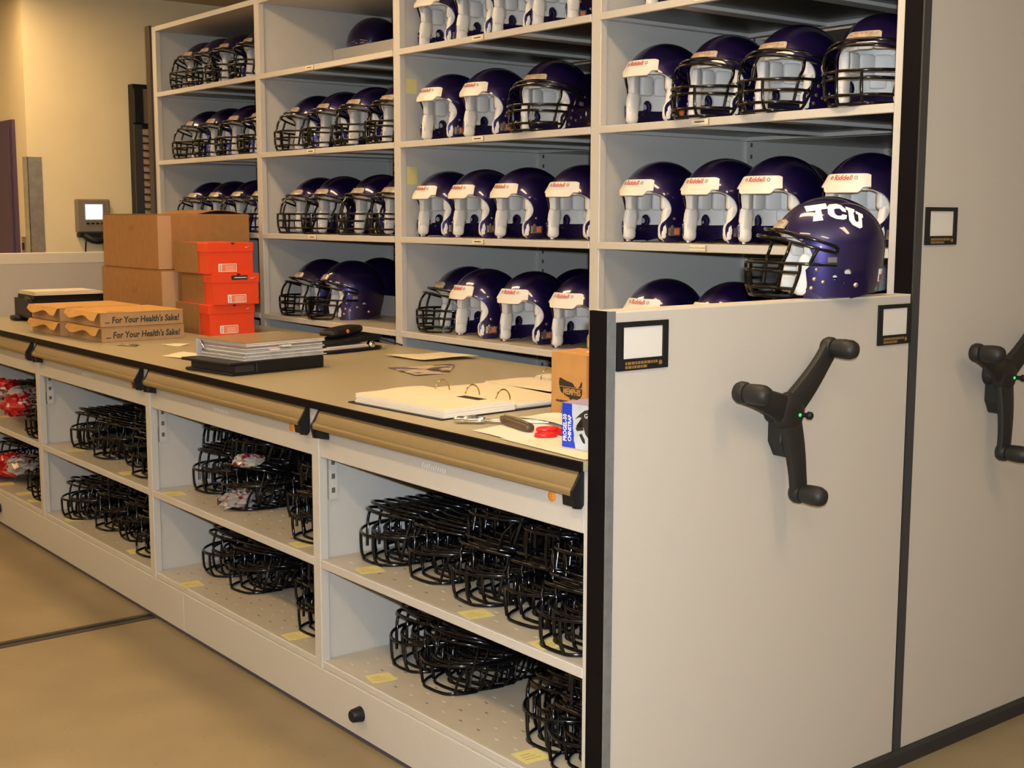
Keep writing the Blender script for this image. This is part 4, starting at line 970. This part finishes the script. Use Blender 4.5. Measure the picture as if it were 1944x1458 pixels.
ob = open_binder((-0.93, 0.335, ZC), 3, 'open ring binder of cream pages near the counter front edge', 0.265, 0.43, 0.026, 0.014, (-0.125, 0.02, 0.16))
MB().box(0.06, 0.16, -0.095, -0.060, 0.0315, 0.0325).build('page_tab', INK, ob); MB().box(-0.035, 0.06, -0.10, -0.066, 0.0315, 0.0322).build('page_tab', PAPERW, ob)
open_binder((-1.0, 0.78, ZC), -4, 'second open ring binder, partly behind the small brown carton', 0.20, 0.36, 0.014, 0.020, (-0.1, 0.02, 0.12))
# small brown carton with map print, filled
t = tag(empty('map_carton', (-0.60, 0.385, ZC), (0, 0, R(2))), 'small brown carton printed with a dark map, beside the low end panel', 'box')
L_, W_, H_ = 0.36, 0.30, 0.178
m = MB(); m.box(0, L_, 0, 0.004, 0, H_); m.box(0, L_, W_ - 0.004, W_, 0, H_); m.box(0, 0.004, 0.004, W_ - 0.004, 0, H_); m.box(L_ - 0.004, L_, 0.004, W_ - 0.004, 0, H_); m.box(0.004, L_ - 0.004, 0.004, W_ - 0.004, 0, 0.004)
m.build('body', CARDL, t)
MB().box(0.0, L_, -0.10, 0.0, 0, 0.003).build('flap', CARDL, t, loc=(0, 0.004, H_), rot=(R(-178), 0, 0))
MAP = [(0.03, 0.98), (0.10, 0.95), (0.30, 0.86), (0.55, 0.80), (0.62, 0.72), (0.66, 0.60), (0.70, 0.66), (0.73, 0.56), (0.80, 0.60), (0.88, 0.72), (0.93, 0.90), (0.97, 0.82), (0.93, 0.60), (0.97, 0.52), (0.96, 0.30), (0.90, 0.16), (0.80, 0.10), (0.84, 0.0), (0.78, 0.06), (0.60, 0.08), (0.48, 0.02), (0.42, 0.12), (0.32, 0.16), (0.20, 0.24), (0.08, 0.34), (0.02, 0.55), (0.0, 0.75)]
obj('map_print', poly_mesh([[(a, b2) for a, b2 in MAP]], INK, 0.0006, lambda p, q, d_: Vector((0.032 + p * 0.098, -0.0002 - d_, 0.048 + q * 0.062)), 0, 'map_print'), t)
MB().box(0.031, 0.132, -0.0012, -0.0008, 0.0835, 0.0850).build('print_line', CARDL, t)
obj('lettering', map_mesh(text_mesh('MEMPHIS', 0.024, 0.0002, CARDL, bold=0.0006), lambda c: Vector((0.086 + c.x * 0.74, -0.0011 - c.z, 0.071 + c.y))), t)
text_dashes(6, 0.05, 0.007, 4).build('print', INK, t, loc=(0.045, -0.0002, 0.042))
o = bag((-0.46, 0.52, ZC + 0.13), (0.10, 0.09, 0.045), mat('white_crumple', (0.75, 0.68, 0.6), 0.4), 'crumpled whitish packing paper poking out of the map carton', 11)
o['category'] = 'packing paper'; o.name = 'packing_paper'
# blue retail box
t = tag(empty('chinstrap_box', (-0.175, 0.062, ZC + 0.0022), (0, 0, R(6))), 'blue and silver retail box standing by the low end panel', 'box')
BW, BD, BH = 0.150, 0.10, 0.108
MB().box(0, BW, 0.001, BD, 0, BH).build('body', BLUE, t, bevel=0.001)
MB().box(0.002, BW, 0.002, BD - 0.002, BH, BH + 0.001).build('top_print', PURPLEP, t)
zz = [(0.046, 0), (0.043, 0.016), (0.040, 0.018), (0.041, 0.034), (0.037, 0.05), (0.038, 0.066), (0.034, 0.082), (0.034, BH)]
obj('front_print', poly_mesh([zz + [(BW, BH), (BW, 0)]], PALE, 0.0006, lambda p, q, d_: Vector((p, 0.0008 - d_, q)), 0, 'front_print'), t)
ST = [(0.044, 0.072), (0.060, 0.086), (0.075, 0.096), (0.10, 0.102), (0.10, 0.097), (0.092, 0.09), (0.098, 0.07), (0.098, 0.046), (0.088, 0.030), (0.078, 0.040), (0.072, 0.055), (0.055, 0.052), (0.050, 0.058), (0.047, 0.048), (0.052, 0.044), (0.072, 0.048), (0.066, 0.078), (0.058, 0.078)]
obj('strap_picture', poly_mesh([ST], INK, 0.0004, lambda p, q, d_: Vector((p, 0.0001 - d_, q)), 0, 'strap_picture'), t)
obj('strap_picture', poly_mesh([[(0.058, 0.036), (0.066, 0.040), (0.076, 0.026), (0.078, 0.016), (0.070, 0.018)]], INK, 0.0004, lambda p, q, d_: Vector((p, 0.0001 - d_, q)), 0, 'strap_picture'), t)
obj('lettering', map_mesh(text_mesh('G', 0.016, 0.0001, WHITE), lambda c: Vector((0.080 + c.x, -0.0005 - c.z, 0.083 + c.y))), t)
for q, (tx, sz) in enumerate((('PROGEL-50', 0.0165), ('CHINSTRAP', 0.0150))):
    obj('lettering', map_mesh(text_mesh(tx, sz, 0.0001, WHITE, bold=0.0004), lambda c, q=q: Vector((0.011 + q * 0.0155 - c.y, 0.0006 - c.z, 0.048 + c.x * 0.80))), t)
# paper pile under it, tools
sheet([(-0.50, 0.035), (-0.30, 0.02), (-0.22, 0.30), (-0.58, 0.36)], 'cream sheets under the knife at the counter front', PAPERW)
sheet([(-0.36, 0.016), (-0.012, -0.008), (-0.012, 0.24), (-0.25, 0.27)], 'cream sheets under the blue box at the counter corner', PAPER, z=ZC + 0.0008, warp=0.001)
sheet([(-0.60, 0.27), (-0.33, 0.22), (-0.30, 0.372), (-0.55, 0.372)], 'white crumpled sheet in front of the map carton', PAPERW, 0.004, z=ZC + 0.001, warp=0.01)
t = tag(empty('pliers', (-0.60, 0.115, ZC + 0.006), (0, 0, R(48))), 'chrome pliers lying in front of the open binder', 'pliers')
for s_ in (-1, 1):
    MB().tube(crom([(0.20, s_ * 0.006, 0), (0.12, s_ * 0.014, 0.001), (0.06, s_ * 0.010, 0.001), (0.02, -s_ * 0.004, 0.002)], 5), [0.0045] * 16, 8).build('handle', STEEL, t, sm=60)
    MB().superell((0.0, s_ * 0.010, 0.004), (0.03, 0.010, 0.007), 0.5).build('jaw', CHROME, t, sm=50)
    MB().superell((-0.035, s_ * 0.008, 0.004), (0.022, 0.008, 0.008), 0.6).build('jaw_tip', CHROME, t, sm=50)
MB().lathe([(0.012, -0.002), (0.012, 0.012), (0.006, 0.014)], 12).build('pivot', CHROME, t, sm=40)
t = tag(empty('pocket_knife', (-0.455, 0.145, ZC + 0.0035), (0, 0, R(-15))), 'brown handled folding knife lying on the cream sheets', 'knife')
MB().superell((0, 0, 0.012), (0.095, 0.0155, 0.011), 0.45).build('handle', BROWNP, t, sm=50)
MB().box(-0.082, 0.07, -0.0012, 0.0012, 0.020, 0.0245).build('blade', STEEL, t)
for x in (-0.07, 0.0, 0.07): MB().lathe([(0.003, 0), (0.003, 0.0012)], 8, Matrix.Translation((x, 0, 0.0228))).build('rivet', mat('brass_rivet', (0.5, 0.36, 0.15), 0.3, 1.0), t)
t = tag(empty('red_scissors', (-0.305, 0.150, ZC + 0.004), (0, 0, R(70))), 'tool with red plastic loop handles beside the blue box', 'scissors')
t.scale = (0.72, 0.72, 0.72)
for s_ in (-1, 1):
    MB().tube([(-0.02 + 0.036 * math.cos(a) - 0.02 * (s_ < 0), s_ * 0.020 + 0.020 * math.sin(a), 0.012 + 0.006 * s_) for a in [2 * math.pi * q / 14 for q in range(14)]], 0.0085, 8, closed=True).build('handle_loop', REDP, t, sm=60)
    MB().tube([(0.012, s_ * 0.012, 0.012), (0.05, -s_ * 0.003, 0.012)], [0.011, 0.006], 8).build('handle_neck', REDP, t, sm=60)
    MB().box(0.045, 0.125, -0.004 + s_ * 0.003, 0.004 + s_ * 0.003, 0.010 + s_ * 0.001, 0.0115 + s_ * 0.001).build('blade', STEEL, t)
